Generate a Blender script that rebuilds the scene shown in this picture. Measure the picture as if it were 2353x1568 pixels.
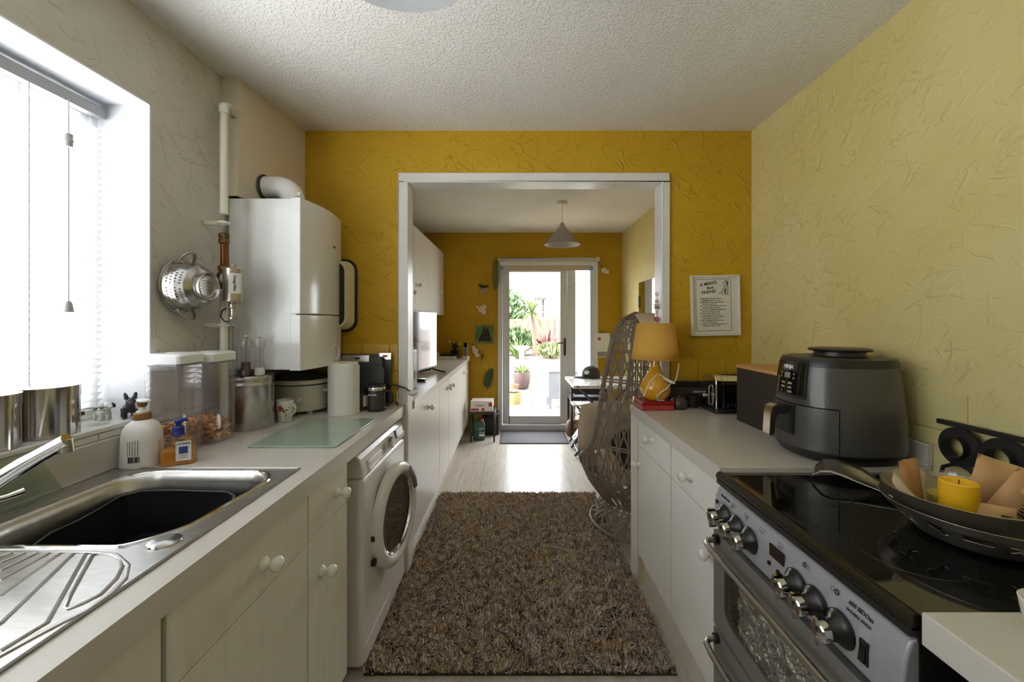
import bpy, bmesh, math, random
import numpy as np
from mathutils import Vector, Matrix
random.seed(7); np.random.seed(7)
S = bpy.context.scene
for o in list(bpy.data.objects): bpy.data.objects.remove(o)
PI = math.pi
# ---------------------------------------------------------------- camera
F = 930.0; CX, CY, H = 1184.0, 740.0, 1.365
cd = bpy.data.cameras.new('camera'); cam = bpy.data.objects.new('camera', cd)
S.collection.objects.link(cam); S.camera = cam
cd.sensor_width = 36; cd.lens = F/2353*36; cd.clip_start = .02
cd.shift_x = -(CX-1176.5)/2353; cd.shift_y = -(784-CY)/2353
cam.location = (0, 0, H); cam.rotation_euler = (PI/2, 0, 0)
# ---------------------------------------------------------------- world: bright overcast daylight
w = bpy.data.worlds.new('overcast_sky'); S.world = w; w.use_nodes = True
bg = w.node_tree.nodes['Background']
bg.inputs[0].default_value = (0.93, 0.97, 1.0, 1); bg.inputs[1].default_value = 5.0
# ---------------------------------------------------------------- view
S.view_settings.view_transform = 'Standard'; S.view_settings.look = 'None'
S.view_settings.gamma = 1; S.view_settings.use_curve_mapping = False
S.view_settings.exposure = 1.45
S.cycles.max_bounces = 10; S.cycles.diffuse_bounces = 5; S.cycles.transparent_max_bounces = 24
S.cycles.caustics_reflective = False; S.cycles.caustics_refractive = False
S.cycles.sample_clamp_indirect = 6
sn = bpy.data.lights.new('sun_offscreen', 'SUN'); sn.energy = 8; sn.angle = math.radians(4); sn.color = (1, .96, .9)      # hazy sun in the open sky beyond the left window
sun = bpy.data.objects.new('sun_offscreen', sn); S.collection.objects.link(sun); sun.location = (-12, -4, 14)
sun.rotation_euler = Vector((1, .35, -1.05)).to_track_quat('-Z', 'Y').to_euler()
def portal(name, loc, rot, sx, sy):
    l = bpy.data.lights.new(name, 'AREA'); l.shape = 'RECTANGLE'; l.size = sx; l.size_y = sy
    l.cycles.is_portal = True
    o = bpy.data.objects.new(name, l); S.collection.objects.link(o)
    o.location = loc; o.rotation_euler = rot
portal('window_left_offscreen', (-1.52, .38, 1.58), (0, -PI/2, 0), 1.1, 2.0)
portal('daylight_garden_door', (.41, 5.26, 1.1), (-PI/2, 0, 0), 1.3, 2.1)

# ---------------------------------------------------------------- helpers
COL = S.collection
def P(px, py, d): return Vector(((px-CX)/F*d, d, H-(py-CY)/F*d))
def on_z(px, py, z):                 # the point of a horizontal plane under a pixel
    d = (H-z)*F/(py-CY); return Vector(((px-CX)/F*d, d, z))
def lin(c):
    c = c/255.0
    return c/12.92 if c <= .04045 else ((c+.055)/1.055)**2.4
def rgb(r, g, b): return (lin(r), lin(g), lin(b), 1)

class MB:
    def __init__(s): s.v = []; s.f = []; s.M = Matrix.Identity(4)
    def at(s, x=0, y=0, z=0, rz=0, rx=0, ry=0):
        s.M = Matrix.Translation((x, y, z)) @ Matrix.Rotation(rz, 4, 'Z') @ Matrix.Rotation(ry, 4, 'Y') @ Matrix.Rotation(rx, 4, 'X'); return s
    def add(s, vs, fs):
        b = len(s.v); s.v += [tuple(s.M @ Vector(p)) for p in vs]; s.f += [tuple(b+i for i in f) for f in fs]; return s
    def box(s, x0, x1, y0, y1, z0, z1):
        return s.add([(x0,y0,z0),(x1,y0,z0),(x1,y1,z0),(x0,y1,z0),(x0,y0,z1),(x1,y0,z1),(x1,y1,z1),(x0,y1,z1)],
                     [(0,3,2,1),(4,5,6,7),(0,1,5,4),(1,2,6,5),(2,3,7,6),(3,0,4,7)])
    def cbox(s, cx, cy, cz, sx, sy, sz): return s.box(cx-sx/2, cx+sx/2, cy-sy/2, cy+sy/2, cz-sz/2, cz+sz/2)
    def lathe(s, prof, n=32, axis='Z', sx=1, sy=1, a0=0, a1=2*PI, cap=False):
        # prof: (radius, height); axis Z, X (height along +X) or Y
        full = abs(a1-a0-2*PI) < 1e-6; m = n if full else n+1
        vs = []
        for r, h in prof:
            for i in range(m):
                a = a0+(a1-a0)*i/n; p = (r*math.cos(a)*sx, r*math.sin(a)*sy, h)
                if axis == 'X': p = (p[2], p[0], p[1])
                elif axis == 'Y': p = (p[1], p[2], p[0])
                vs.append(p)
        fs = []
        for j in range(len(prof)-1):
            for i in range(n):
                k = (i+1) % m if full else i+1
                fs.append((j*m+i, j*m+k, (j+1)*m+k, (j+1)*m+i))
        if cap:
            fs.append(tuple(reversed(range(m)))); fs.append(tuple((len(prof)-1)*m+i for i in range(m)))
        return s.add(vs, fs)
    def cyl(s, r, h0, h1, n=24, axis='Z', r2=None): 
        return s.lathe([(r, h0), (r if r2 is None else r2, h1)], n, axis, cap=True)
    def tube(s, pts, r, n=8, closed=False, flat=1.0, up=None):
        pts = [Vector(p) for p in pts]; m = len(pts); vs = []
        rr = r if hasattr(r, '__len__') else [r]*m
        nrm = None
        for i in range(m):
            a = pts[(i-1) % m] if (closed or i > 0) else pts[i]; b = pts[(i+1) % m] if (closed or i < m-1) else pts[i]
            t = (b-a)
            if t.length < 1e-9: t = Vector((0,0,1))
            t.normalize()
            if up is not None: nrm = Vector(up)
            elif nrm is None: nrm = Vector((0,0,1)) if abs(t.z) < .9 else Vector((1,0,0))
            nrm = nrm-t*nrm.dot(t)
            if nrm.length < 1e-6: nrm = t.orthogonal()
            nrm.normalize(); bn = t.cross(nrm)
            for k in range(n):
                q = 2*PI*k/n
                vs.append(tuple(pts[i]+nrm*(rr[i]*flat*math.cos(q))+bn*(rr[i]*math.sin(q))))
        fs = []
        for i in range(m if closed else m-1):
            j = (i+1) % m
            for k in range(n): fs.append((i*n+k, i*n+(k+1) % n, j*n+(k+1) % n, j*n+k))
        if not closed: fs.append(tuple(range(n))); fs.append(tuple((m-1)*n+k for k in reversed(range(n))))
        return s.add(vs, fs)
    def prism(s, pts, h0, h1, axis='Z'):
        n = len(pts); vs = []
        for h in (h0, h1):
            for a, b in pts: vs.append({'Z': (a,b,h), 'X': (h,a,b), 'Y': (a,h,b)}[axis])
        return s.add(vs, [tuple(reversed(range(n))), tuple(range(n, 2*n))]+[(i, (i+1) % n, n+(i+1) % n, n+i) for i in range(n)])
    def loft(s, rings, cap=True):
        n = len(rings[0]); vs = [p for r in rings for p in r]
        fs = [(j*n+i, j*n+(i+1) % n, (j+1)*n+(i+1) % n, (j+1)*n+i) for j in range(len(rings)-1) for i in range(n)]
        if cap: fs += [tuple(reversed(range(n))), tuple((len(rings)-1)*n+i for i in range(n))]
        return s.add(vs, fs)
    def ball(s, c, r, n=16, m=10, sx=1, sy=1, sz=1):
        vs = []; fs = []
        for j in range(m+1):
            t = PI*j/m
            for i in range(n):
                a = 2*PI*i/n; vs.append((c[0]+r*sx*math.sin(t)*math.cos(a), c[1]+r*sy*math.sin(t)*math.sin(a), c[2]+r*sz*math.cos(t)))
        for j in range(m):
            for i in range(n): fs.append((j*n+i, (j+1)*n+i, (j+1)*n+(i+1) % n, j*n+(i+1) % n))
        return s.add(vs, fs)
    def build(s, name, mat, parent=None, smooth=False, bevel=0, seg=2, solid=0, sub=0, loc=None, fix=True):
        me = bpy.data.meshes.new(name); me.from_pydata(s.v, [], s.f); me.update()
        if fix:
            b = bmesh.new(); b.from_mesh(me); bmesh.ops.remove_doubles(b, verts=b.verts, dist=1e-6)
            bmesh.ops.recalc_face_normals(b, faces=b.faces); b.to_mesh(me); b.free()
        if smooth:
            me.polygons.foreach_set('use_smooth', [True]*len(me.polygons))
            me.set_sharp_from_angle(angle=math.radians(smooth if smooth is not True else 40))
        me.materials.append(mat)
        o = bpy.data.objects.new(name, me); COL.objects.link(o)
        if parent: o.parent = parent
        if loc: o.location = loc
        if bevel:
            m = o.modifiers.new('bevel', 'BEVEL'); m.width = bevel; m.segments = seg; m.limit_method = 'ANGLE'; m.angle_limit = math.radians(35); m.harden_normals = True
            me.polygons.foreach_set('use_smooth', [True]*len(me.polygons))
            if not smooth: me.set_sharp_from_angle(angle=math.radians(30))
        if solid: m = o.modifiers.new('solid', 'SOLIDIFY'); m.thickness = solid; m.offset = 0
        if sub: m = o.modifiers.new('sub', 'SUBSURF'); m.levels = sub; m.render_levels = sub
        return o

def tag(o, label, cat, group=None, kind=None):
    if label: o['label'] = label
    if cat: o['category'] = cat
    if group: o['group'] = group
    if kind: o['kind'] = kind
    return o
def drop(mb, test):
    """remove the faces whose centre passes the test: real openings in a finely divided skin"""
    mb.f = [f for f in mb.f if not test(sum((Vector(mb.v[i]) for i in f), Vector())/len(f))]; return mb
def dense(prof, step):
    out = [prof[0]]
    for (r0, h0), (r1, h1) in zip(prof, prof[1:]):
        n = max(1, int(math.hypot(r1-r0, h1-h0)/step)); out += [(r0+(r1-r0)*k/n, h0+(h1-h0)*k/n) for k in range(1, n+1)]
    return out
def carve(o, cut):
    """cut a hole into a mesh for good"""
    c = cut.build('cutter', o.data.materials[0], o.parent)
    m = o.modifiers.new('cut', 'BOOLEAN'); m.operation = 'DIFFERENCE'; m.solver = 'EXACT'; m.object = c
    bpy.context.view_layer.update()
    me = bpy.data.meshes.new_from_object(o.evaluated_get(bpy.context.evaluated_depsgraph_get()))
    o.modifiers.remove(m); o.data = me; bpy.data.objects.remove(c); return o
def thing(name, label, cat, loc=(0,0,0), rz=0, group=None):
    o = bpy.data.objects.new(name, None); COL.objects.link(o); o.empty_display_size = .05
    o.location = loc; o.rotation_euler = (0, 0, rz)
    return tag(o, label, cat, group)
def struct(o): o['kind'] = 'structure'; return o
def dup(root, loc, rz=None, label=None):
    r = root.copy(); COL.objects.link(r); r.location = loc
    if rz is not None: r.rotation_euler = (0, 0, rz)
    if label: r['label'] = label
    for ch in list(root.children):
        c = ch.copy(); COL.objects.link(c); c.parent = r
        for g in list(ch.children):
            e = g.copy(); COL.objects.link(e); e.parent = c
    return r
def rrect(x0, x1, y0, y1, r, n=5):
    out = []
    for cx, cy, a in ((x1-r, y1-r, 0), (x0+r, y1-r, PI/2), (x0+r, y0+r, PI), (x1-r, y0+r, 1.5*PI)):
        for i in range(n+1): t = a+PI/2*i/n; out.append((cx+r*math.cos(t), cy+r*math.sin(t)))
    return out
def text(name, body, size, mat, parent, M, align='CENTER', ext=.0004, sx=1.0, bold=0):
    cu = bpy.data.curves.new(name, 'FONT'); cu.body = body; cu.size = size; cu.align_x = align; cu.align_y = 'CENTER'
    cu.extrude = ext; cu.offset = bold; cu.resolution_u = 2
    t = bpy.data.objects.new(name+'_tmp', cu); COL.objects.link(t)
    bpy.context.view_layer.update()
    me = bpy.data.meshes.new_from_object(t.evaluated_get(bpy.context.evaluated_depsgraph_get()))
    bpy.data.objects.remove(t); me.name = name
    me.transform(M @ Matrix.Diagonal((sx, 1, 1, 1))); me.materials.clear(); me.materials.append(mat)
    o = bpy.data.objects.new(name, me); COL.objects.link(o); o.parent = parent
    return o
def plane_frame(origin, right, up):          # matrix whose local XY plane is (right, up)
    r = Vector(right).normalized(); u = Vector(up); u = (u-r*u.dot(r)).normalized(); n = r.cross(u)
    m = Matrix((r, u, n)).transposed().to_4x4(); m.translation = Vector(origin); return m

# ---------------------------------------------------------------- materials
def M(name, col, rough=.5, metal=0, noise=None, bump=None, coat=0, emit=None, trans=None, spec=None, coord='Object', stretch=(1,1,1), sheen=0):
    """principled material; noise=(scale, second colour, amount) mixes a mottled second colour, bump=(scale, strength, distance)"""
    m = bpy.data.materials.new(name); m.use_nodes = True; nt = m.node_tree; N = nt.nodes; L = nt.links
    b = N['Principled BSDF']; b.inputs['Base Color'].default_value = col; b.inputs['Roughness'].default_value = rough; b.inputs['Metallic'].default_value = metal
    if coat: b.inputs['Coat Weight'].default_value = coat; b.inputs['Coat Roughness'].default_value = .06
    if spec is not None: b.inputs['Specular IOR Level'].default_value = spec
    if sheen: b.inputs['Sheen Weight'].default_value = sheen
    if emit: b.inputs['Emission Color'].default_value = emit[0]; b.inputs['Emission Strength'].default_value = emit[1]
    tc = N.new('ShaderNodeTexCoord'); mp = N.new('ShaderNodeMapping'); mp.inputs['Scale'].default_value = stretch
    L.new(tc.outputs[coord], mp.inputs['Vector'])
    if noise:
        sc, c2, am = noise
        nz = N.new('ShaderNodeTexNoise'); nz.inputs['Scale'].default_value = sc; nz.inputs['Detail'].default_value = 5
        L.new(mp.outputs[0], nz.inputs['Vector'])
        cr = N.new('ShaderNodeMapRange'); cr.inputs[1].default_value = .35; cr.inputs[2].default_value = .7; cr.inputs[4].default_value = am
        L.new(nz.outputs['Fac'], cr.inputs[0])
        mx = N.new('ShaderNodeMix'); mx.data_type = 'RGBA'; mx.inputs['A'].default_value = col; mx.inputs['B'].default_value = c2
        L.new(cr.outputs[0], mx.inputs['Factor']); L.new(mx.outputs['Result'], b.inputs['Base Color'])
    if bump:
        sc, st, di = bump
        nz = N.new('ShaderNodeTexNoise'); nz.inputs['Scale'].default_value = sc; nz.inputs['Detail'].default_value = 4
        L.new(mp.outputs[0], nz.inputs['Vector'])
        bp = N.new('ShaderNodeBump'); bp.inputs['Strength'].default_value = st; bp.inputs['Distance'].default_value = di
        L.new(nz.outputs['Fac'], bp.inputs['Height']); L.new(bp.outputs[0], b.inputs['Normal'])
    return m
def clear(name, tint=(1,1,1,1), refl=.08, rough=.03, frost=0):
    """thin clear sheet: mostly see-through, a little mirror; frost mixes in a diffuse haze"""
    m = bpy.data.materials.new(name); m.use_nodes = True; nt = m.node_tree; N = nt.nodes; L = nt.links; N.clear()
    out = N.new('ShaderNodeOutputMaterial'); t = N.new('ShaderNodeBsdfTransparent'); t.inputs[0].default_value = tint
    g = N.new('ShaderNodeBsdfGlossy'); g.inputs['Roughness'].default_value = rough
    fr = N.new('ShaderNodeLayerWeight'); fr.inputs[0].default_value = .35
    ma = N.new('ShaderNodeMath'); ma.operation = 'MULTIPLY_ADD'; ma.inputs[1].default_value = .5; ma.inputs[2].default_value = refl
    ma.use_clamp = True; fr.inputs[0].default_value = .5
    pw_ = N.new('ShaderNodeMath'); pw_.operation = 'POWER'; pw_.inputs[1].default_value = 3
    L.new(fr.outputs['Facing'], pw_.inputs[0]); L.new(pw_.outputs[0], ma.inputs[0])
    x = N.new('ShaderNodeMixShader'); L.new(ma.outputs[0], x.inputs[0])
    base = t
    if frost:
        d = N.new('ShaderNodeBsdfDiffuse'); d.inputs[0].default_value = tint
        x0 = N.new('ShaderNodeMixShader'); x0.inputs[0].default_value = frost
        L.new(t.outputs[0], x0.inputs[1]); L.new(d.outputs[0], x0.inputs[2]); base = x0
    L.new(base.outputs[0], x.inputs[1]); L.new(g.outputs[0], x.inputs[2]); L.new(x.outputs[0], out.inputs[0])
    return m
def translucent(name, col, amt=.45):
    m = bpy.data.materials.new(name); m.use_nodes = True; nt = m.node_tree; N = nt.nodes; L = nt.links; N.clear()
    out = N.new('ShaderNodeOutputMaterial'); d = N.new('ShaderNodeBsdfDiffuse'); t = N.new('ShaderNodeBsdfTranslucent')
    d.inputs[0].default_value = col; t.inputs[0].default_value = col
    x = N.new('ShaderNodeMixShader'); x.inputs[0].default_value = amt
    L.new(d.outputs[0], x.inputs[1]); L.new(t.outputs[0], x.inputs[2]); L.new(x.outputs[0], out.inputs[0])
    return m
def artex(name, col, col2, strength=.55, scale=5.0, plane='X'):
    """hand-swept plaster: short raised trowel strokes with sharp edges over gentle undulation"""
    m = bpy.data.materials.new(name); m.use_nodes = True; nt = m.node_tree; N = nt.nodes; L = nt.links
    b = N['Principled BSDF']; b.inputs['Roughness'].default_value = .6; b.inputs['Specular IOR Level'].default_value = .3
    tc = N.new('ShaderNodeTexCoord'); sx = N.new('ShaderNodeSeparateXYZ'); L.new(tc.outputs['Object'], sx.inputs[0])
    cb = N.new('ShaderNodeCombineXYZ'); L.new(sx.outputs['Y' if plane == 'X' else 'X'], cb.inputs[0]); L.new(sx.outputs['Z'], cb.inputs[1])
    def nz(sc, det, dist, vec):
        n = N.new('ShaderNodeTexNoise'); n.inputs['Scale'].default_value = sc; n.inputs['Detail'].default_value = det; n.inputs['Distortion'].default_value = dist
        L.new(vec, n.inputs['Vector']); return n
    def mr(src, a, c, lo=0, hi=1):
        r = N.new('ShaderNodeMapRange'); r.inputs[1].default_value = a; r.inputs[2].default_value = c; r.inputs[3].default_value = lo; r.inputs[4].default_value = hi
        L.new(src, r.inputs[0]); return r.outputs[0]
    def mth(op, a, c=None, v=None):
        n = N.new('ShaderNodeMath'); n.operation = op; L.new(a, n.inputs[0])
        if c is not None: L.new(c, n.inputs[1])
        elif v is not None: n.inputs[1].default_value = v
        return n.outputs[0]
    def swept(angle, sc, warp, off, lo, hi):
        wz = nz(sc*.55, 1, 0, cb.outputs[0]); v = N.new('ShaderNodeVectorMath'); v.operation = 'MULTIPLY_ADD'; v.inputs[1].default_value = (warp, warp, 0)
        L.new(wz.outputs['Color'], v.inputs[0]); L.new(cb.outputs[0], v.inputs[2])
        mp = N.new('ShaderNodeMapping'); mp.inputs['Rotation'].default_value = (0, 0, angle); mp.inputs['Location'].default_value = (off, off*.7, 0)
        mp2 = N.new('ShaderNodeMapping'); mp2.inputs['Scale'].default_value = (1.0, 3.2, 1)
        L.new(v.outputs[0], mp.inputs[0]); L.new(mp.outputs[0], mp2.inputs[0])
        n = nz(sc, 2.2, .5, mp2.outputs[0]); return mr(n.outputs['Fac'], lo, hi)
    s1 = swept(.6, scale*.9, .12, 0, .60, .67); s2 = swept(-.35, scale*1.1, .15, 3.1, .62, .68); s3 = swept(1.2, scale*.8, .16, 7.7, .62, .70)
    big = nz(scale*.35, 2, 1.0, cb.outputs[0]); fine = nz(scale*6, 3, .5, cb.outputs[0])
    k = mr(nz(scale*.45, 1, .3, cb.outputs[0]).outputs['Fac'], .4, .6, .35, 1)
    hsum = mth('ADD', mth('MULTIPLY', mth('ADD', mth('ADD', s1, s2), s3), k), mth('ADD', mth('MULTIPLY', fine.outputs['Fac'], v=.35), mth('MULTIPLY', big.outputs['Fac'], v=1.2)))
    bp = N.new('ShaderNodeBump'); bp.inputs['Strength'].default_value = strength; bp.inputs['Distance'].default_value = .008
    L.new(hsum, bp.inputs['Height']); L.new(bp.outputs[0], b.inputs['Normal'])
    mx = N.new('ShaderNodeMix'); mx.data_type = 'RGBA'; mx.inputs['A'].default_value = col; mx.inputs['B'].default_value = col2
    L.new(mr(nz(1.6, 3, .4, tc.outputs['Object']).outputs['Fac'], .35, .7), mx.inputs['Factor']); L.new(mx.outputs['Result'], b.inputs['Base Color'])
    return m
def stipple(name, col, col2, scale=95, strength=.5, dist=.004):
    m = M(name, col, .8, noise=(1.1, col2, .8)); nt = m.node_tree; N = nt.nodes; L = nt.links; b = N['Principled BSDF']
    tc = N.new('ShaderNodeTexCoord'); v = N.new('ShaderNodeTexNoise'); v.inputs['Scale'].default_value = scale; v.inputs['Detail'].default_value = 2; v.inputs['Distortion'].default_value = .6
    L.new(tc.outputs['Object'], v.inputs['Vector'])
    r = N.new('ShaderNodeMapRange'); r.inputs[1].default_value = .48; r.inputs[2].default_value = .68; L.new(v.outputs['Fac'], r.inputs[0])
    bp = N.new('ShaderNodeBump'); bp.inputs['Strength'].default_value = strength; bp.inputs['Distance'].default_value = dist
    L.new(r.outputs[0], bp.inputs['Height']); L.new(bp.outputs[0], b.inputs['Normal']); b.inputs['Specular IOR Level'].default_value = .2
    return m
def speckle(name, col, dark, rough=.28, scale=420):
    m = M(name, col, rough); nt = m.node_tree; N = nt.nodes; L = nt.links; b = N['Principled BSDF']
    tc = N.new('ShaderNodeTexCoord'); v = N.new('ShaderNodeTexVoronoi'); v.inputs['Scale'].default_value = scale
    L.new(tc.outputs['Object'], v.inputs['Vector'])
    r = N.new('ShaderNodeMapRange'); r.inputs[1].default_value = .12; r.inputs[2].default_value = .3; r.inputs[3].default_value = .75; r.inputs[4].default_value = 0; L.new(v.outputs['Distance'], r.inputs[0])
    w2 = N.new('ShaderNodeTexNoise'); w2.inputs['Scale'].default_value = scale*.25; L.new(tc.outputs['Object'], w2.inputs['Vector'])
    r2 = N.new('ShaderNodeMapRange'); r2.inputs[1].default_value = .5; r2.inputs[2].default_value = .62; L.new(w2.outputs['Fac'], r2.inputs[0])
    mu = N.new('ShaderNodeMath'); mu.operation = 'MULTIPLY'; L.new(r.outputs[0], mu.inputs[0]); L.new(r2.outputs[0], mu.inputs[1])
    mx = N.new('ShaderNodeMix'); mx.data_type = 'RGBA'; mx.inputs['A'].default_value = col; mx.inputs['B'].default_value = dark
    L.new(mu.outputs[0], mx.inputs['Factor']); L.new(mx.outputs['Result'], b.inputs['Base Color'])
    return m
def island(name, cols, rough=.9, patch=None):
    """each loose piece takes one of the colours at random; patch adds broad drifts of another colour"""
    m = M(name, cols[0], rough); nt = m.node_tree; N = nt.nodes; L = nt.links; b = N['Principled BSDF']
    g = N.new('ShaderNodeNewGeometry'); cr = N.new('ShaderNodeValToRGB'); cr.color_ramp.interpolation = 'CONSTANT'
    e = cr.color_ramp.elements; e[0].position = 0; e[0].color = cols[0]; e[1].position = 1/len(cols); e[1].color = cols[1]
    for i in range(2, len(cols)): q = e.new(i/len(cols)); q.color = cols[i]
    L.new(g.outputs['Random Per Island'], cr.inputs[0]); L.new(cr.outputs[0], b.inputs['Base Color'])
    if patch:
        tc = N.new('ShaderNodeTexCoord'); nz = N.new('ShaderNodeTexNoise'); nz.inputs['Scale'].default_value = patch[0]; nz.inputs['Detail'].default_value = 3
        L.new(tc.outputs['Object'], nz.inputs['Vector']); r = N.new('ShaderNodeMapRange'); r.inputs[1].default_value = .55; r.inputs[2].default_value = .75; r.inputs[4].default_value = patch[2]
        L.new(nz.outputs['Fac'], r.inputs[0]); mx = N.new('ShaderNodeMix'); mx.data_type = 'RGBA'; mx.inputs['B'].default_value = patch[1]
        L.new(cr.outputs[0], mx.inputs['A']); L.new(r.outputs[0], mx.inputs['Factor']); L.new(mx.outputs['Result'], b.inputs['Base Color'])
    b.inputs['Specular IOR Level'].default_value = .15
    return m

m_yellow = artex('ochre_artex', rgb(201,161,38), rgb(191,149,28), .6, 10, 'Y')
m_yellowx = artex('ochre_artex_side', rgb(201,161,38), rgb(191,149,28), .6, 10, 'X')
m_pale = artex('pale_yellow_artex', rgb(219,206,146), rgb(210,194,124), .5, 10, 'X')
m_cream = artex('cream_artex', rgb(216,211,200), rgb(206,200,186), .6, 9, 'X')
m_panel = M('cream_board', rgb(222,210,188), .6, noise=(3, rgb(226,204,170), .7))
m_ceil = stipple('stippled_ceiling', rgb(238,237,235), rgb(230,223,212))
m_ceil2 = stipple('dining_ceiling', rgb(236,233,228), rgb(222,217,208), 60, .25)
m_white = M('white_gloss_paint', rgb(232,230,226), .35, noise=(9, rgb(222,219,212), .5))
m_upvc = M('white_upvc', rgb(226,228,232), .3)
m_reveal = M('white_plaster', rgb(232,234,238), .6, bump=(40, .15, .002))
m_floor = M('pale_plank_vinyl', rgb(205,198,188), .32, noise=(7, rgb(184,172,156), .75), stretch=(6, .6, 1))
m_sub = M('plank_joint', rgb(150,142,130), .7)
m_top = speckle('cream_worktop', rgb(208,203,193), rgb(160,150,130))
m_cab = M('cream_cabinet_front', rgb(226,222,208), .38, noise=(5, rgb(216,210,194), .6), stretch=(9, 9, .7), bump=(60, .05, .001))
m_cabw = M('white_cabinet_front', rgb(246,244,240), .33, noise=(4, rgb(230,226,218), .5))
m_gap = M('pale_wood_edge', rgb(196,176,130), .6, noise=(20, rgb(176,152,108), .7), stretch=(1, 1, .1))
m_knob = M('white_ceramic', rgb(238,236,226), .12, coat=.5)
m_steel = M('brushed_steel', rgb(196,194,190), .24, 1, noise=(18, rgb(168,164,158), .6), stretch=(1, 6, 1))
m_chrome = M('chrome', rgb(225,225,225), .07, 1)
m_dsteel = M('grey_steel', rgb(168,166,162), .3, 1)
m_black = M('black_plastic', rgb(30,29,28), .38)
m_blackg = M('black_gloss', rgb(14,14,13), .08, coat=.4)
m_dark = M('dark_grey', rgb(58,57,56), .5)
m_whitep = M('white_plastic', rgb(238,237,234), .28)
m_grey = M('mid_grey', rgb(150,148,145), .5)
m_glass = clear('window_glass', (1,1,1,1), .03)
m_jarg = clear('clear_jar_glass', (.93,.95,.93,1), .10)
m_ink = M('black_ink', rgb(52,50,46), .7)
m_brown = M('dark_brown', rgb(62,50,42), .45)
m_card = M('kraft_paper', rgb(196,152,98), .7, noise=(30, rgb(178,132,80), .7))
m_leaf = M('dark_green_leaf', rgb(44,78,40), .55, noise=(40, rgb(70,104,52), .6))
m_petal = M('cream_petal', rgb(232,222,204), .6)
# ================================================================ the setting
XL, XR, XR2, YW, YB, FAR, ZC, ZC2, WT = -1.24, 1.278, 1.345, 2.19, 2.29, 5.10, 2.40, 2.49, .92
fl = struct(MB().box(-1.45, 1.5, -1.8, 5.3, -.1, -.004).build('floor', m_sub))
pw = .19; xs = np.arange(-1.24, 1.34, pw)
pm = {}
for i, x in enumerate(xs):
    y = -.2-((i*.47) % 1.2)
    while y < 5.1:
        y0, y1 = max(y, -.2), min(y+1.2, 5.1)
        x1 = min(x+pw, 1.345)
        if y1-y0 > .02 and y1 > 1.2 and x1 > -.75 or y0 > 2.0 and x1 > -.75:
            o = MB().box(x+.0008, x1-.0008, y0+.0008, y1-.0008, -.004, 0).build('plank', m_floor, fl)
        y += 1.2
struct(MB().box(-1.45, 1.5, -1.8, 2.0, -.004, -.0005).build('floor', m_floor))['label'] = 'pale vinyl floor of the kitchen end'
struct(MB().box(-1.45, 1.5, -1.8, YB, ZC, 2.55).build('ceiling', m_ceil))
struct(MB().box(-1.45, 1.5, YB, 5.3, ZC2, 2.62).build('ceiling', m_ceil2))
WY0, WY1, WZ0, WZ1 = -.65, 1.374, 1.035, 2.104
wl = MB().box(XL-.2, XL, -1.8, WY0, 0, ZC).box(XL-.2, XL, WY1, YW, 0, ZC).box(XL-.2, XL, WY0, WY1, 0, WZ0).box(XL-.2, XL, WY0, WY1, WZ1, ZC)
wl = struct(wl.build('wall_left', m_cream))
struct(MB().box(XL-.2, XL, YW, 5.3, 0, ZC2).build('wall_left', m_yellowx))['label'] = 'ochre textured wall behind the far cabinets'
wr = struct(MB().box(XR, XR+.2, -1.8, YW, 0, ZC).build('wall_right', m_pale))
struct(MB().box(XR2, XR2+.2, YW, 5.3, 0, ZC2).build('wall_right', m_pale))['label'] = 'pale yellow textured wall of the dining end'
OX0, OX1, OZ = -.584, .794, 2.121
wm = struct(MB().box(XL, OX0, YW, YB, 0, ZC2).box(OX1, XR2, YW, YB, 0, ZC2).box(OX0, OX1, YW, YB, OZ, ZC2).build('wall_middle', m_yellow))
DX0, DX1, DZ = -.219, 1.039, 2.166
struct(MB().box(XL, DX0, FAR, FAR+.2, 0, ZC2).box(DX1, XR2, FAR, FAR+.2, 0, ZC2).box(DX0, DX1, FAR, FAR+.2, DZ, ZC2).build('wall_far', m_yellow))
struct(MB().box(XL, XR, -1.8, -1.7, 0, ZC).build('wall_rear', m_cream))
# opening trim: lining boards and mitred architrave
t1 = MB()
t1.box(OX0-.045, OX0, YW-.014, YW, WT, OZ).box(OX1, OX1+.036, YW-.014, YW, WT, OZ).box(OX0-.045, OX1+.036, YW-.014, YW, OZ, OZ+.047)
t1.box(OX0, OX0+.006, YW-.014, YB, WT, OZ).box(OX1-.006, OX1, YW-.014, YB, .0, OZ).box(OX0+.006, OX1-.006, YW-.014, YB, OZ-.006, OZ)
t1.box(OX0, OX0+.006, YW, YB, 0, WT).box(OX0-.05, OX0+.006, YW-.02, YW, 0, .866).box(OX0-.0075, OX0+.006, YW-.02, YW, .866, .925)
struct(t1.build('trim_1', m_white, bevel=.003))
struct(MB().box(-.56, DX0, FAR-.014, FAR, 0, .1).build('baseboard_far', m_white, bevel=.004))
struct(MB().box(DX1, XR2, FAR-.014, FAR, 0, .1).build('baseboard_far', m_white, bevel=.004))['label'] = 'white skirting right of the garden door'
struct(MB().box(XR2-.014, XR2, YB, FAR-.014, 0, .1).build('baseboard_right', m_white, bevel=.004))
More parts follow.
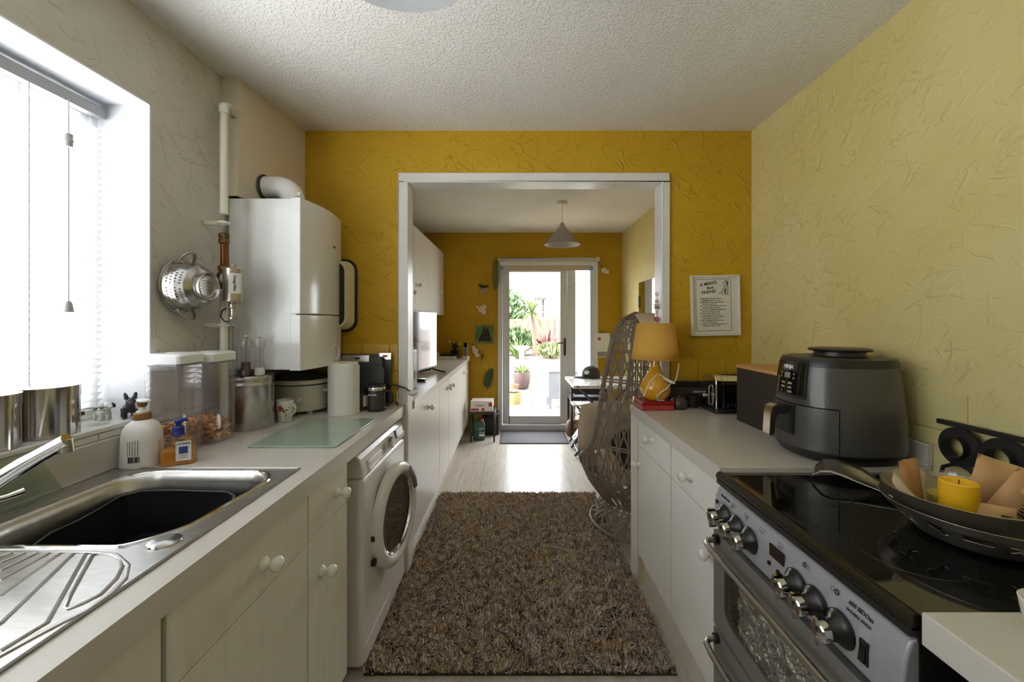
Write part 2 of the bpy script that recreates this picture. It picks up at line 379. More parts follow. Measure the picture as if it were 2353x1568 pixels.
# painted wall tiles in a band above the worktops
def tiles(wall, mat, gen):
    for (a0, a1, z0, z1, plane, c, out) in gen:
        mb = MB()
        if plane == 'X': mb.box(min(c, c+out), max(c, c+out), a0+.0012, a1-.0012, z0+.0012, z1-.0012)
        else: mb.box(a0+.0012, a1-.0012, min(c, c+out), max(c, c+out), z0+.0012, z1-.0012)
        mb.build('tile', mat, wall, bevel=.002)
m_tyel = M('ochre_painted_tile', rgb(201,161,38), .4, noise=(5, rgb(191,149,28), .6))
m_tpal = M('pale_yellow_painted_tile', rgb(219,206,146), .4, noise=(5, rgb(210,194,124), .6))
m_twh = M('cream_glazed_tile', rgb(222,220,208), .3)
tiles(wr, m_tpal, [(YW-.15*(k+1), YW-.15*k, z0, z1, 'X', XR, -.006) for k in range(7) for z0, z1 in ((.99, 1.04), (1.04, 1.155))])
tiles(wm, m_tyel, [(x, min(x+.15, XR-.006), z0, z1, 'Y', YW, -.006) for x in (.838, .988, 1.138) for z0, z1 in ((.93, 1.005), (1.005, 1.155))]
      + [(x, min(x+.15, -.632), z0, z1, 'Y', YW, -.006) for x in (-1.13, -.98, -.83, -.68) for z0, z1 in ((.93, 1.1), (1.1, 1.245))])
tiles(wl, m_twh, [(y, min(y+.15, 1.66), 1.012, 1.034, 'X', XL, .006) for y in np.arange(-.6, 1.66, .15)])
# boxed-in corner above the boiler
bx = MB().prism([(XL, 1.71), (-1.172, 1.71), (-1.137, YW), (-1.149, YW), (-1.184, 1.722), (XL, 1.722)], 1.9, ZC)
bx = struct(bx.build('wall_boxing', m_panel)); carve(bx, MB().box(-1.2, -1.177, 1.69, 1.75, 2.226, 2.258)); bx['label'] = 'cream boxed-in corner above the boiler'
# ---------------------------------------------------------------- left window
w1 = MB()
XG = -1.425
for (y0, y1, z0, z1) in ((WY0, WY1, WZ0, WZ0+.06), (WY0, WY1, WZ1-.06, WZ1), (WY0, WY0+.06, WZ0+.06, WZ1-.06), (WY1-.06, WY1, WZ0+.06, WZ1-.06), (.33, .4, WZ0+.06, WZ1-.06), (.95, 1.0, WZ0+.06, WZ1-.06)):
    w1.box(XG-.02, XG+.012, y0, y1, z0, z1)
w1 = struct(w1.build('window_1', m_upvc))
for y0, y1 in ((WY0+.06, .33), (.4, .95), (1.0, WY1-.06)): MB().box(XG-.003, XG+.001, y0, y1, WZ0+.06, WZ1-.06).build('pane', m_glass, w1)
rv = MB().box(XL-.185, XL+.002, WY1-.004, WY1+.002, 1.05, WZ1).box(XL-.185, XL+.002, WY0, WY1+.002, WZ1-.004, WZ1+.002).box(XL-.185, XL+.002, WY0, WY0+.004, 1.05, WZ1-.004)
struct(rv.build('trim_2', m_reveal))['label'] = 'white plastered reveal around the window'
struct(MB().box(XL-.19, XL+.01, WY0, WY1, 1.034, 1.05).build('window_sill', m_white, bevel=.004))['label'] = 'white painted window sill'
m_slat = translucent('white_slat', (.82, .83, .84, 1), .07)
bl = thing('venetian_blind', 'white slatted venetian blind drawn down over the window', 'blind', (-1.39, .37, 1.06))
MB().box(-.014, .014, -1.0, .99, .985, 1.02).build('headrail', m_grey, bl, bevel=.002)
prof = []
nsl = 42; pitch = .0224
sm = None
for k in range(nsl):
    z = .018+k*pitch
    if sm is None:
        mb = MB(); tl = math.radians(46)
        pts = []
        for q in range(5):
            u = (q-2)/2*.0125; c = .0016*(1-((q-2)/2)**2)
            pts.append((u*math.cos(tl)-c*math.sin(tl), u*math.sin(tl)+c*math.cos(tl)))
        vs = [(a, yy, b) for yy in (-1.0, .985) for a, b in pts]
        mb.add(vs, [(i, i+1, 6+i, 5+i) for i in range(4)])
        sl = mb.build('slat', m_slat, bl, smooth=True, loc=(0, 0, z)); sm = sl
    else:
        sl = sm.copy(); COL.objects.link(sl); sl.parent = bl; sl.location = (0, 0, z)
MB().box(-.011, .011, -1.0, .985, .0, .012).build('bottom_rail', m_whitep, bl)
m_cord = M('grey_cord', rgb(150,150,150), .7)
for y in (-.55, .1, .775):
    MB().tube([(.0145, y, .01), (.0145, y, .985)], .0011, 5).tube([(-.0145, y, .01), (-.0145, y, .985)], .0011, 5).build('ladder_cord', m_cord, bl)
MB().tube([(.022, .87, .985), (.022, .87, .36)], .0014, 6).build('pull_cord', m_cord, bl)
MB().at(.022, .87, .84).lathe([(.004, 0), (.0095, .002), (.0095, .016), (.012, .02), (.0095, .024), (.0095, .04), (.004, .043)], 14, cap=True).build('cord_joiner', m_grey, bl, smooth=True)
MB().at(.022, .87, .335).lathe([(.0125, 0), (.007, .03), (.003, .034)], 14, cap=True).build('cord_tassel', m_grey, bl, smooth=True)
MB().tube([(.02, .935, .985), (.02, .935, .42)], .0035, 6).build('tilt_wand', clear('clear_wand', (.95,.95,.95,1), .1), bl)

# ================================================================ cabinets and worktops
def knob_mb(x, y, z, dirx):
    mb = MB().at(x, y, z)
    pr = [(.0165, 0), (.0165, .004), (.012, .008), (.0085, .014), (.0095, .019), (.0155, .024), (.0185, .031), (.0175, .039), (.0125, .045), (.001, .0475)]
    return mb.lathe([(r, h*dirx) for r, h in pr], 18, 'X')
def front(parent, name, x0, x1, y0, y1, z0, z1, mat, knob=None, dirx=1):
    o = MB().box(x0, x1, y0+.0015, y1-.0015, z0+.0015, z1-.0015).build(name, mat, parent, bevel=.0015)
    if knob: knob_mb(x1 if dirx > 0 else x0, knob[0], knob[1], dirx).build('knob', m_knob, o, smooth=60)
    return o
def unit_left(y0, y1, label, drawer_k, door_k, edge=False):
    t = thing('base_cabinet', label, 'cabinet')
    MB().box(-1.2, -.622, y0, y1, .1, .866 if y0 > 1.1 else .74).build('carcass', m_gap, t)
    MB().box(-.67, -.655, y0, y1, 0, .1).build('plinth', m_cab, t)
    front(t, 'drawer', -.622, -.604, y0, y1, .716, .864, m_cab, drawer_k)
    front(t, 'door', -.622, -.604, y0, y1, .105, .716, m_cab, door_k)
    return t
unit_left(1.181, 1.455, 'narrow cream base cabinet beside the washing machine', (1.37, .787), (1.263, .588))
unit_left(.70, 1.179, 'wide cream base cabinet under the sink bowl', (.971, .784), (.80, .588))
unit_left(.15, .692, 'cream base cabinet under the draining board', None, (.6, .588))
# left worktop, cut out for the sink
wtp = MB().box(-.672, -.592, -.9, YW, .868, WT).box(-1.22, -1.192, -.9, YW, .868, WT).box(-1.192, -.672, -.9, .22, .868, WT).box(-1.192, -.672, 1.2, YW, .868, WT)
tag(wtp.build('worktop', m_top), 'long cream speckled worktop around the sink', 'worktop')
tag(MB().box(-1.239, -1.22, -.9, 1.655, WT-.05, 1.012).build('upstand', m_top, bevel=.002), 'cream speckled upstand behind the sink', 'upstand')
# right run
def unit_right(y0, y1, label, drawer_k, door_k):
    t = thing('base_cabinet', label, 'cabinet')
    MB().box(.662, 1.26, y0, y1, .15, .866).build('carcass', m_gap, t)
    MB().box(.675, .69, y0, y1, 0, .15).build('plinth', m_cab, t)
    front(t, 'drawer', .644, .662, y0+.003, y1-.003, .72, .864, m_cabw, drawer_k, -1)
    front(t, 'door', .644, .662, y0+.003, y1-.003, .15, .72, m_cabw, door_k, -1)
    return t
unit_right(1.676, 2.12, 'white drawer and door cabinet below the yellow lamp', (1.90, .81), (2.095, .627))
unit_right(1.252, 1.674, 'white drawer and door cabinet next to the cooker', (1.48, .797), (1.315, .608))
ep = thing('end_panel', 'white end panel closing the right cabinets by the wicker chair', 'panel')
MB().box(.625, 1.26, 2.16, 2.188, 0, .868).build('board', m_cabw, ep)
MB().box(.652, .69, 2.122, 2.16, 0, .868).build('filler_strip', M('scuffed_filler', rgb(226,214,184), .6, noise=(14, rgb(200,180,140), .8), stretch=(1,1,.3)), ep)
tag(MB().box(.623, XR-.001, 1.236, 2.188, .869, WT).build('worktop', m_top, bevel=.002), 'cream speckled worktop holding the air fryer', 'worktop')
tag(MB().box(XR-.02, XR-.001, 1.236, YW-.012, WT, .99).build('upstand', m_top, bevel=.002), 'cream speckled upstand behind the air fryer', 'upstand')
tag(MB().box(.623, XR-.001, -.9, .622, .869, WT).build('worktop', m_top, bevel=.003), 'cream speckled worktop corner on the near side of the cooker', 'worktop')
na = thing('under_counter_block', 'black fronted block under the near worktop corner', 'appliance', (.95, .22, 0))  # plain black box and front filling the space below the worktop
MB().box(-.26, .3, -.3, .38, .02, .866).build('body', m_black, na, bevel=.004)
MB().box(-.275, -.26, -.3, .38, .1, .86).build('door', m_blackg, na, bevel=.004)
# ---------------------------------------------------------------- dining-end run of cabinets
m_cabd = M('white_plank_front', rgb(232,230,226), .35, noise=(6, rgb(222,218,210), .6), stretch=(8, 8, .5))
def unit_far(y0, y1, label, ks):
    t = thing('base_cabinet', label, 'cabinet', group=None)
    MB().box(-1.22, -.6, y0, y1, .12, .87).build('carcass', m_gap, t)
    MB().box(-.645, -.63, y0, y1, 0, .12).build('plinth', m_cabd, t)
    n = len(ks)
    for i, k in enumerate(ks):
        a = y0+(y1-y0)*i/n; b = y0+(y1-y0)*(i+1)/n
        front(t, 'door', -.6, -.582, a, b, .12, .866, m_cabd, k)
unit_far(2.30, 3.11, 'white base cabinet just beyond the opening', [(2.68, .80)])
unit_far(3.115, 3.53, 'narrow white base cabinet below the television', [(3.45, .80)])
unit_far(3.535, 4.42, 'white base cabinet left of the tall filler, in the dining end', [(3.60, .80)])
unit_far(4.425, 5.06, 'white base cabinet at the far end, nearest the stool', [(4.52, .80)])
tag(MB().box(XL+.001, -.57, YB+.002, 5.085, .875, WT).build('worktop', m_top, bevel=.002), 'cream worktop carrying the television and telephone', 'worktop')
def wall_unit(y0, y1, label, ks):
    t = thing('wall_cabinet', label, 'cabinet')
    MB().box(XL+.002, -.918, y0, y1, 1.447, 2.226).build('carcass', m_cabd, t)
    front(t, 'door', -.918, -.90, y0, y1, 1.447, 2.226, m_cabd, ks)
wall_unit(2.75, 3.62, 'white wall cabinet nearest the opening, mostly behind the door trim', (3.5, 1.62))
wall_unit(3.622, 4.20, 'white wall cabinet in the middle, above the television', (3.70, 1.70))
wall_unit(4.202, 5.09, 'white wall cabinet at the far corner', (4.75, 1.72))

# ================================================================ sink
def holed(outer, inners, z, name, mat, parent, thick=0, bevel=0):
    b = bmesh.new(); es = []
    for loop in [outer]+inners:
        vv = [b.verts.new((x, y, z)) for x, y in loop]
        es += [b.edges.new((vv[i], vv[(i+1) % len(vv)])) for i in range(len(vv))]
    bmesh.ops.triangle_fill(b, use_beauty=True, edges=es, use_dissolve=False)
    bmesh.ops.recalc_face_normals(b, faces=b.faces)
    if b.faces and sum(f.normal.z for f in b.faces) < 0: bmesh.ops.reverse_faces(b, faces=b.faces)
    me = bpy.data.meshes.new(name); b.to_mesh(me); b.free(); me.materials.append(mat)
    o = bpy.data.objects.new(name, me); COL.objects.link(o); o.parent = parent
    if thick: m = o.modifiers.new('s', 'SOLIDIFY'); m.thickness = thick; m.offset = -1
    return o
m_sink = M('sink_steel', rgb(206,204,200), .3, 1, noise=(25, rgb(184,181,176), .6), stretch=(1, 4, 1), bump=(30, .03, .001))
sk = thing('kitchen_sink', 'stainless steel inset sink with grooved draining board', 'sink', (0, 0, 0))
bowl = rrect(-1.115, -.695, .80, 1.19, .085, 6)
bowl = [(x+.05*max(0, (.93-y)/.13)*max(0, (x+.80)/.105)*-1 if x > -.80 and y < .93 else x, y) for x, y in bowl]
holed([(-1.205, .2), (-.652, .2), (-.652, 1.222), (-1.205, 1.222)], [bowl], WT+.0025, 'deck', m_sink, sk, .004)
cxb = sum(p[0] for p in bowl)/len(bowl); cyb = sum(p[1] for p in bowl)/len(bowl)
def sc(k, z): return [(cxb+(x-cxb)*k, cyb+(y-cyb)*k, z) for x, y in bowl]
MB().loft([sc(1.012, WT+.0045), sc(1.0, WT+.003), sc(.975, WT-.004), sc(.955, WT-.02), sc(.93, .80), sc(.88, .775)], cap=False).build('bowl', m_sink, sk, smooth=60)
m_mat = M('black_speckled_mat', rgb(9,9,8), .9, noise=(300, rgb(22,22,21), .5), spec=.15)
MB().prism([(x, y) for x, y, z in sc(.875, 0)], .772, .776).build('bowl_floor', m_sink, sk)
wb = thing('washing_up_bowl', 'black speckled washing up bowl inside the sink', 'basin')
wo_ = [(200,705),(320,620),(500,540),(640,460),(760,390),(900,355),(1100,350),(1440,360),(1485,385),(1470,430),(1420,490),(1320,550),(1150,600),(960,670),(820,700),(500,730)]
wo_ = [on_z(u/2.76, 1000+v/2.76, .886) for u, v in wo_]; wcx = sum(p.x for p in wo_)/len(wo_); wcy = sum(p.y for p in wo_)/len(wo_)
def wring(k, z): return [(wcx+(p.x-wcx)*k, wcy+(p.y-wcy)*k, z) for p in wo_]
MB().loft([wring(.86, .778), wring(1.0, .884)], cap=False).add(wring(.86, .778), [tuple(range(len(wo_)))]).build('basin', m_mat, wb, smooth=40, solid=.002)
MB().tube(wring(1.0, .885), .003, 6, closed=True).build('basin_rim', m_dark, wb, smooth=True)
MB().loft([sc(1.055, WT+.0026), sc(1.045, WT+.0062), sc(1.02, WT+.0062), sc(1.01, WT+.0026)], cap=False).build('bowl_rim', m_chrome, sk, smooth=True)
rim = [(-1.205, .2), (-.652, .2), (-.652, 1.222), (-1.205, 1.222)]
MB().tube([(x, y, WT+.003) for x, y in rim], .003, 6, closed=True).build('deck_edge', m_dsteel, sk, smooth=True)
rg = MB(); zz = WT+.003
def zpt(u, v, z=WT+.003): p = on_z(u/2.76, 1000+v/2.76, z); return (p.x, p.y, p.z)
for ln in ([(545,755),(300,1190),(0,1370)], [(465,755),(0,1200)], [(385,750),(0,1020)], [(310,750),(0,920)], [(230,750),(0,860)], [(150,750),(0,810)], [(70,750),(-60,790)]):
    rg.tube([zpt(*p) for p in ln], .0032, 6, flat=.7)
rg.build('drain_ridge', m_sink, sk, smooth=True)
dl = [(590,760),(700,758),(765,790),(775,840),(740,910),(640,1010),(520,1070),(430,1105),(412,1098),(450,1010)]
MB().tube([zpt(*p) for p in dl], .0032, 6, closed=True, flat=.7).build('drain_panel_ridge', m_sink, sk, smooth=True)
ol = [(-200,742),(560,745),(740,762),(812,830),(795,910),(700,1010),(560,1110),(400,1185),(200,1290),(0,1400),(-150,1490)]
MB().tube([zpt(*p) for p in ol], .0042, 6, flat=.6).build('drain_border', m_sink, sk, smooth=True)
hp = on_z(378, 1249, WT)
MB().at(hp.x, hp.y, WT+.003).lathe([(.029, 0), (.028, .0025), (.001, .0032)], 24).build('hole_cap', m_chrome, sk, smooth=True)
tp = thing('mixer_tap', 'chrome kitchen mixer tap reaching over the sink', 'tap', (-1.15, .80, WT+.003))
MB().lathe([(.027, 0), (.027, .006), (.022, .01), (.021, .06), (.016, .07)], 24, cap=True).build('tap_base', m_chrome, tp, smooth=True)
a = Vector((.0, 0, .03)); e = Vector((.205, .055, .192))
pts = [a+(e-a)*t+Vector((0, 0, .012*math.sin(PI*t))) for t in np.linspace(0, 1, 10)]
MB().tube(pts, [.018]*3+[.0165]*4+[.015]*3, 14).build('spout', m_chrome, tp, smooth=True)
MB().tube([e+Vector((-.006, -.001, .0)), e+Vector((-.002, 0, -.026))], [.0135, .0125], 14).build('nozzle', m_dsteel, tp, smooth=True)
MB().tube([(0, 0, .06), (.035, .085, .058), (.045, .11, .062)], [.008, .0065, .008], 10).build('lever', m_chrome, tp, smooth=True)
gp = thing('glass_splash_panel', 'pale green glass panel leaning behind the tap', 'panel', (-1.2, .72, WT))
MB().add([(.014,-.35,.004),(.014,.34,.004),(.02,.34,.004),(.02,-.35,.004),(-.016,-.35,.118),(-.016,.30,.118),(-.011,.30,.118),(-.011,-.35,.118)], [(0,1,2,3),(4,5,6,7),(0,1,5,4),(1,2,6,5),(2,3,7,6),(3,0,4,7)]).build('sheet', clear('green_sheet', (.76,.82,.73,1), .05, frost=.12), gp)
# ================================================================ cooker
m_ckp = M('silver_enamel', rgb(176,178,184), .34, .35, noise=(60, rgb(160,162,168), .4))
m_ckd = M('oven_grey', rgb(140,139,136), .38, .4)
m_hob = M('black_ceramic_glass', rgb(10,10,9), .045, coat=.6, noise=(9, rgb(26,25,20), .6))
m_hobrim = M('bronze_black_trim', rgb(44,40,30), .22, .4)
m_foil = M('crinkled_foil', rgb(232,231,226), .2, .55, bump=(26, 1.0, .05))
ck = thing('freestanding_cooker', 'silver freestanding double oven cooker with black ceramic hob', 'cooker')
KY0, KY1 = .628, 1.23
MB().box(.625, 1.262, KY0, KY1, .05, .875).build('body', m_black, ck, bevel=.004)
pr = [(.602, .752), (.602, .80), (.606, .838), (.616, .866), (.632, .876), (.66, .876), (.66, .752)]
cp = MB(); cp.prism(pr, KY0+.001, KY1-.001, 'Y')
cp = cp.build('control_panel', m_ckp, ck, bevel=.006)
MB().box(.612, .66, KY0, KY1, .876, .889).box(.635, 1.262, KY0, KY1, .876, .889).build('hob_base', m_black, ck)
MB().tube([(.622, KY0, .898), (.622, KY1, .898)], .013, 12).build('hob_trim', m_hobrim, ck, smooth=True)
hb = MB().box(.63, 1.262, KY0, KY1, .889, .908).build('hob_glass', m_hob, ck, bevel=.004)
m_ring = M('burner_ring', rgb(34,34,32), .2)
for x, y, r in ((.78, .80, .085), (.80, 1.08, .075), (1.09, .80, .075), (1.08, 1.08, .095)):
    MB().at(x, y, .9082).lathe([(r, 0), (r+.0025, .0003), (r+.005, 0)], 40).build('burner_ring', m_ring, hb)
m_dial = M('dial_black', rgb(24,24,24), .3)
def knob6(y, z):
    k = MB().at(.603, y, z, ry=math.radians(-6)); 
    k.lathe([(.033, 0), (.033, -.003), (.029, -.008), (.020, -.016), (.017, -.03), (.001, -.031)], 26, 'X')
    o = k.build('dial', m_dial, cp, smooth=True)
    c = MB().at(.603, y, z, ry=math.radians(-6))
    c.lathe([(.0165, -.028), (.0195, -.03), (.0195, -.043), (.017, -.046), (.001, -.047)], 22, 'X')
    c.box(-.049, -.030, -.0035, .0035, .012, .026).box(-.049, -.030, -.0035, .0035, -.026, -.012)
    c.build('dial_cap', m_chrome, cp, smooth=30)
    MB().at(.603, y, z, ry=math.radians(-6)).box(-.0478, -.0468, -.002, .002, .002, .012).build('dial_mark', m_ink, cp)
    MB().at(.603, y, z, ry=math.radians(-6)).cyl(.0022, -.0085, -.0065, 10, 'X').build('dial_print', m_whitep, cp)
for y, z in ((1.16, .808), (1.096, .807), (1.037, .805), (.866, .802), (.811, .801), (.748, .798)): knob6(y, z)
MB().box(.601, .604, .908, .958, .815, .842).build('clock_display', M('dark_display', rgb(44,32,28), .15), cp)
for y, z in ((.957, .795), (.925, .793), (.913, .791)): MB().at(.602, y, z).lathe([(.005, 0), (.005, -.004), (.001, -.005)], 12, 'X').build('clock_button', m_black, cp, smooth=True)
MB().box(.599, .603, .689, .706, .775, .815).build('rocker_frame', m_black, cp, bevel=.001)
MB().at(.6, .6975, .795, ry=math.radians(9)).box(-.004, .002, -.006, .006, -.016, .016).build('rocker_switch', m_blackg, cp, bevel=.001)
MB().at(.602, 1.205, .83).cyl(.006, -.004, 0, 12, 'X').build('ignition_button', m_black, cp)
Mp = plane_frame((.6105, .715, .853), (0, -1, 0), (.35, 0, 1))
text('lettering', '600 SIDOm', .0105, m_ink, cp, Mp, bold=.0002)
Mp2 = plane_frame((.6058, .715, .841), (0, -1, 0), (.2, 0, 1)); text('lettering', 'DOUBLE OVEN', .0075, m_ink, cp, Mp2)
text('lettering', 'Newhome', .011, m_ink, cp, plane_frame((.6105, 1.175, .853), (0, -1, 0), (.35, 0, 1)), bold=.0003)
def blobs(y, k):
    mb = MB()
    for i, (a, b) in enumerate(((-.006, -.004), (.004, -.005), (-.002, .005), (.008, .004))):
        fr = plane_frame((.6095, y-a, .849+b*.9), (0, -1, 0), (.33, 0, 1))
        pts = [fr @ Vector((.0042*math.cos(t), .0042*math.sin(t), .0004)) for t in np.linspace(0, 2*PI, 13)[:-1]]
        mb.tube(pts, .0004 if i != k else .0012, 4, closed=True)
    mb.build('burner_symbol', m_ink, cp)
for i, y in enumerate((1.13, 1.07, .85, .775)): blobs(y, i % 4)
for y in (1.0, .93):
    mb = MB(); fr = plane_frame((.6095, y, .849), (0, -1, 0), (.33, 0, 1))
    mb.tube([fr @ Vector((a, b, .0004)) for a, b in ((-.008, -.005), (.008, -.005), (.008, .005), (-.008, .005))], .0004, 4, closed=True)
    mb.tube([fr @ Vector((a, b, .0004)) for a, b in ((-.005, -.002), (.005, -.002))], .0008, 4); mb.build('oven_symbol', m_ink, cp)
def oven_door(z0, z1, win):
    d = thing  # noqa
    outer = [(KY0+.004, z0), (KY1-.004, z0), (KY1-.004, z1), (KY0+.004, z1)]
    wn = rrect(.685, 1.165, z0+win[0], z1-win[1], .03, 5)
    # door sheet with a hole, standing in the YZ plane
    b = bmesh.new(); es = []
    for loop in (outer, wn):
        vv = [b.verts.new((.601, y, z)) for y, z in loop]; es += [b.edges.new((vv[i], vv[(i+1) % len(vv)])) for i in range(len(vv))]
    bmesh.ops.triangle_fill(b, use_beauty=True, edges=es)
    ext = bmesh.ops.extrude_face_region(b, geom=list(b.faces)); bmesh.ops.translate(b, verts=[v for v in ext['geom'] if isinstance(v, bmesh.types.BMVert)], vec=(.02, 0, 0))
    bmesh.ops.recalc_face_normals(b, faces=b.faces)
    me = bpy.data.meshes.new('oven_door'); b.to_mesh(me); b.free(); me.materials.append(m_ckd)
    o = bpy.data.objects.new('oven_door', me); COL.objects.link(o); o.parent = ck
    MB().box(.603, .606, .68, 1.17, z0+win[0]-.005, z1-win[1]+.005).build('door_glass', clear('dark_oven_glass', (.86,.86,.84,1), .06), o)
    fo = MB(); n = 40; mm = 22
    vs = []
    for i in range(n+1):
        for j in range(mm+1):
            vs.append((.614+.007*math.sin(i*2.1+j*.9)*math.cos(j*1.7-i*.6), .69+.42*i/n, z0+win[0]+(z1-win[1]-z0-win[0])*j/mm))
    fo.add(vs, [(i*(mm+1)+j, (i+1)*(mm+1)+j, (i+1)*(mm+1)+j+1, i*(mm+1)+j+1) for i in range(n) for j in range(mm)])
    fo.build('foil_lining', m_foil, o, smooth=80)
    hz = z1-.018
    h = MB(); h.tube([(.602, KY1-.03, hz), (.572, KY1-.03, hz-.002), (.56, KY1-.045, hz-.004), (.557, KY1-.08, hz-.005), (.557, KY0+.08, hz-.005), (.56, KY0+.045, hz-.004), (.572, KY0+.03, hz-.002), (.602, KY0+.03, hz)], .0085, 10)
    h.build('door_handle', m_steel, o, smooth=True)
    for y in (KY0+.03, KY1-.03): MB().at(.601, y, hz).cyl(.014, -.012, 0, 16, 'X').build('handle_mount', m_black, o, smooth=True)
oven_door(.455, .738, (.05, .065)); oven_door(.12, .445, (.06, .075))
MB().box(.612, .625, KY0+.01, KY1-.01, .02, .115).build('kick_panel', m_dark, ck)
# ================================================================ washing machine
WX, WA, WB = -.587, 1.56, 2.16
m_wm = M('white_enamel', rgb(230,226,222), .25, noise=(3, rgb(222,216,212), .4))
wm_ = thing('washing_machine', 'white front loading washing machine under the worktop', 'washing machine')
MB().box(-1.16, WX, WA, WB, .02, .757).build('body', m_wm, wm_, bevel=.022, seg=4)
for x in (-1.1, -.65):
    for y in (WA+.06, WB-.06): MB().at(x, y, 0).cyl(.02, 0, .03, 12).build('foot', m_black, wm_)
pn = MB().prism([(-1.16, .758), (WX, .758), (WX-.002, .79), (WX-.012, .83), (WX-.03, .848), (-1.16, .85)], WA, WB, 'Y').build('control_panel', m_wm, wm_, bevel=.008, seg=3)
MB().box(WX-.02, WX+.003, WA+.055, WA+.215, .766, .81).build('detergent_drawer', m_wm, pn, bevel=.006, seg=3)
MB().prism([(WX-.004, .762), (WX+.0045, .764), (WX+.0045, .775), (WX-.004, .786)], WA+.07, WA+.17, 'Y').build('drawer_grip', m_wm, pn)
MB().at(WX-.006, 1.90, .80).lathe([(.026, 0), (.026, .006), (.024, .024), (.001, .026)], 26, 'X').build('programme_dial', m_whitep, pn, smooth=True)
MB().at(WX-.006, 1.90, .80).lathe([(.0265, .003), (.0265, .018)], 26, 'X').build('dial_band', m_chrome, pn, smooth=True)
MB().at(WX-.004, 2.055, .808, ry=-.18).box(-.004, .003, -.055, .055, -.02, .02).build('display', M('smoky_display', rgb(70,72,74), .12), pn)
for k in range(5): MB().box(WX-.004, WX+.001, 1.80+.0, 1.83, .778+k*.009, .7795+k*.009).build('dial_print', m_grey, pn)
DC = (1.868, .487)
DM = Matrix.Translation((WX, DC[0]-.224, DC[1])) @ Matrix.Rotation(-.115, 4, 'Z') @ Matrix.Translation((0, .224, 0))   # hinged on its near edge, a little ajar
def DB(): q = MB(); q.M = DM; return q
dr = DB().lathe([(.224, -.002), (.224, .016), (.22, .026), (.206, .035), (.19, .037), (.176, .031), (.168, .02)], 64, 'X').build('door', m_wm, wm_, smooth=50)
DB().lathe([(.171, .022), (.168, .027), (.163, .024), (.16, .014)], 64, 'X').build('door_trim', m_chrome, dr, smooth=True)
DB().lathe([(.166, .018), (.156, .012), (.14, .0085), (.08, .006), (.001, .005)], 48, 'X').build('door_glass', M('dark_drum_glass', rgb(40,39,35), .06, coat=1), dr, smooth=True)
DB().tube([(.038, .19*math.cos(t), .19*math.sin(t)) for t in np.linspace(math.radians(16), math.radians(58), 9)], .019, 8, flat=.5, up=(1, 0, 0)).build('door_handle', M('grey_handle', rgb(126,120,114), .3), dr, smooth=True)
for dz in (-.105, -.005): DB().box(.001, .017, -.2248, -.205, dz-.011, dz+.011).build('hinge_hole_block', M('hinge_hole_shade', rgb(50,44,38), .6), dr)  # dark blocks painted as the shade inside the two hinge holes
MB().box(WX-.01, WX+.0015, WA+.02, WA+.34, .03, .10).build('filter_flap', m_wm, wm_, bevel=.002)
# ================================================================ boiler and pipework
m_boil = M('white_boiler_case', rgb(238,238,236), .18, coat=.3)
bo = thing('gas_boiler', 'white wall hung gas boiler with bowed front', 'boiler')
BX0, BX1, BY0, BY1, BZ0, BZ1 = -1.222, -.915, 1.722, 2.128, 1.156, 1.896
def bow(dx=0, a=0, b=0):
    pts = [(BX0, BY0+a), (BX1+dx, BY0+a)]
    for i in range(1, 10):
        t = i/10; pts.append((BX1+dx+.028*math.sin(PI*t), BY0+a+(BY1-b-BY0-a)*t))
    return pts+[(BX1+dx, BY1-b), (BX0, BY1-b)]
MB().prism([(BX0, BY0+.002), (BX1-.02, BY0+.002), (BX1-.02, BY1-.002), (BX0, BY1-.002)], BZ0+.004, BZ1-.004).build('side_casing', m_boil, bo, bevel=.004)
fr_ = bow()[1:-1]; fr_ = [(BX1-.045, BY0)]+fr_+[(BX1-.045, BY1)]
MB().prism(fr_, 1.399, BZ1).build('front_panel', m_boil, bo, smooth=30, bevel=.004)
lo = MB().prism(fr_, BZ0, 1.395).build('lower_flap', m_boil, bo, smooth=30)
carve(lo, MB().at(BX1+.024, 2.005-.012, 1.213+.006).cyl(.006, -.03, .03, 12, 'X'))
_m = lo.modifiers.new('bevel', 'BEVEL'); _m.width = .003; _m.segments = 2; _m.limit_method = 'ANGLE'; _m.angle_limit = math.radians(60)
lc = Vector((BX1+.024, 2.005, 1.213))
MB().at(lc.x, lc.y, lc.z).lathe([(.042, -.002), (.040, .003), (.036, .004), (.034, .0005), (.030, -.001)], 32, 'X').build('dial_recess', m_boil, lo, smooth=True)
MB().box(BX1+.021, BX1+.026, 1.945, 2.01, 1.73, 1.737).build('badge', m_dsteel, bo)
MB().at(BX1+.0225, 1.945, 1.737).box(0, .003, -.004, .004, -.003, .006).build('badge_mark', m_dsteel, bo)
MB().box(BX0, -.93, BY0+.02, BY1-.02, BZ1-.004, BZ1-.002).build('top_shade_sheet', m_dsteel, bo)  # thin sheet added to mimic the shadow on top of the boiler
fl_ = thing('flue_elbow', 'white flue pipe elbow between boiler top and boxing', 'pipe')
cxf, cyf = -1.02, 1.87
pts = [(-1.168, cyf, 1.985), (-1.09, cyf, 1.985)]+[(-1.09+.065*math.sin(t), cyf, 1.92+.065*math.cos(t)) for t in np.linspace(.2, PI/2, 7)]+[(-1.025, cyf, 1.896)]
MB().tube(pts, .05, 24).build('bend', m_whitep, fl_, smooth=True)
MB().at(-1.160, cyf, 1.985).lathe([(.052, 0), (.058, .002), (.058, .008), (.05, .012)], 28, 'X').build('collar', m_dark, fl_, smooth=True)
MB().tube([(-.985, cyf-.03, 1.945), (-.968, cyf-.035, 1.94)], .011, 12).build('test_cap', m_whitep, fl_, smooth=True)
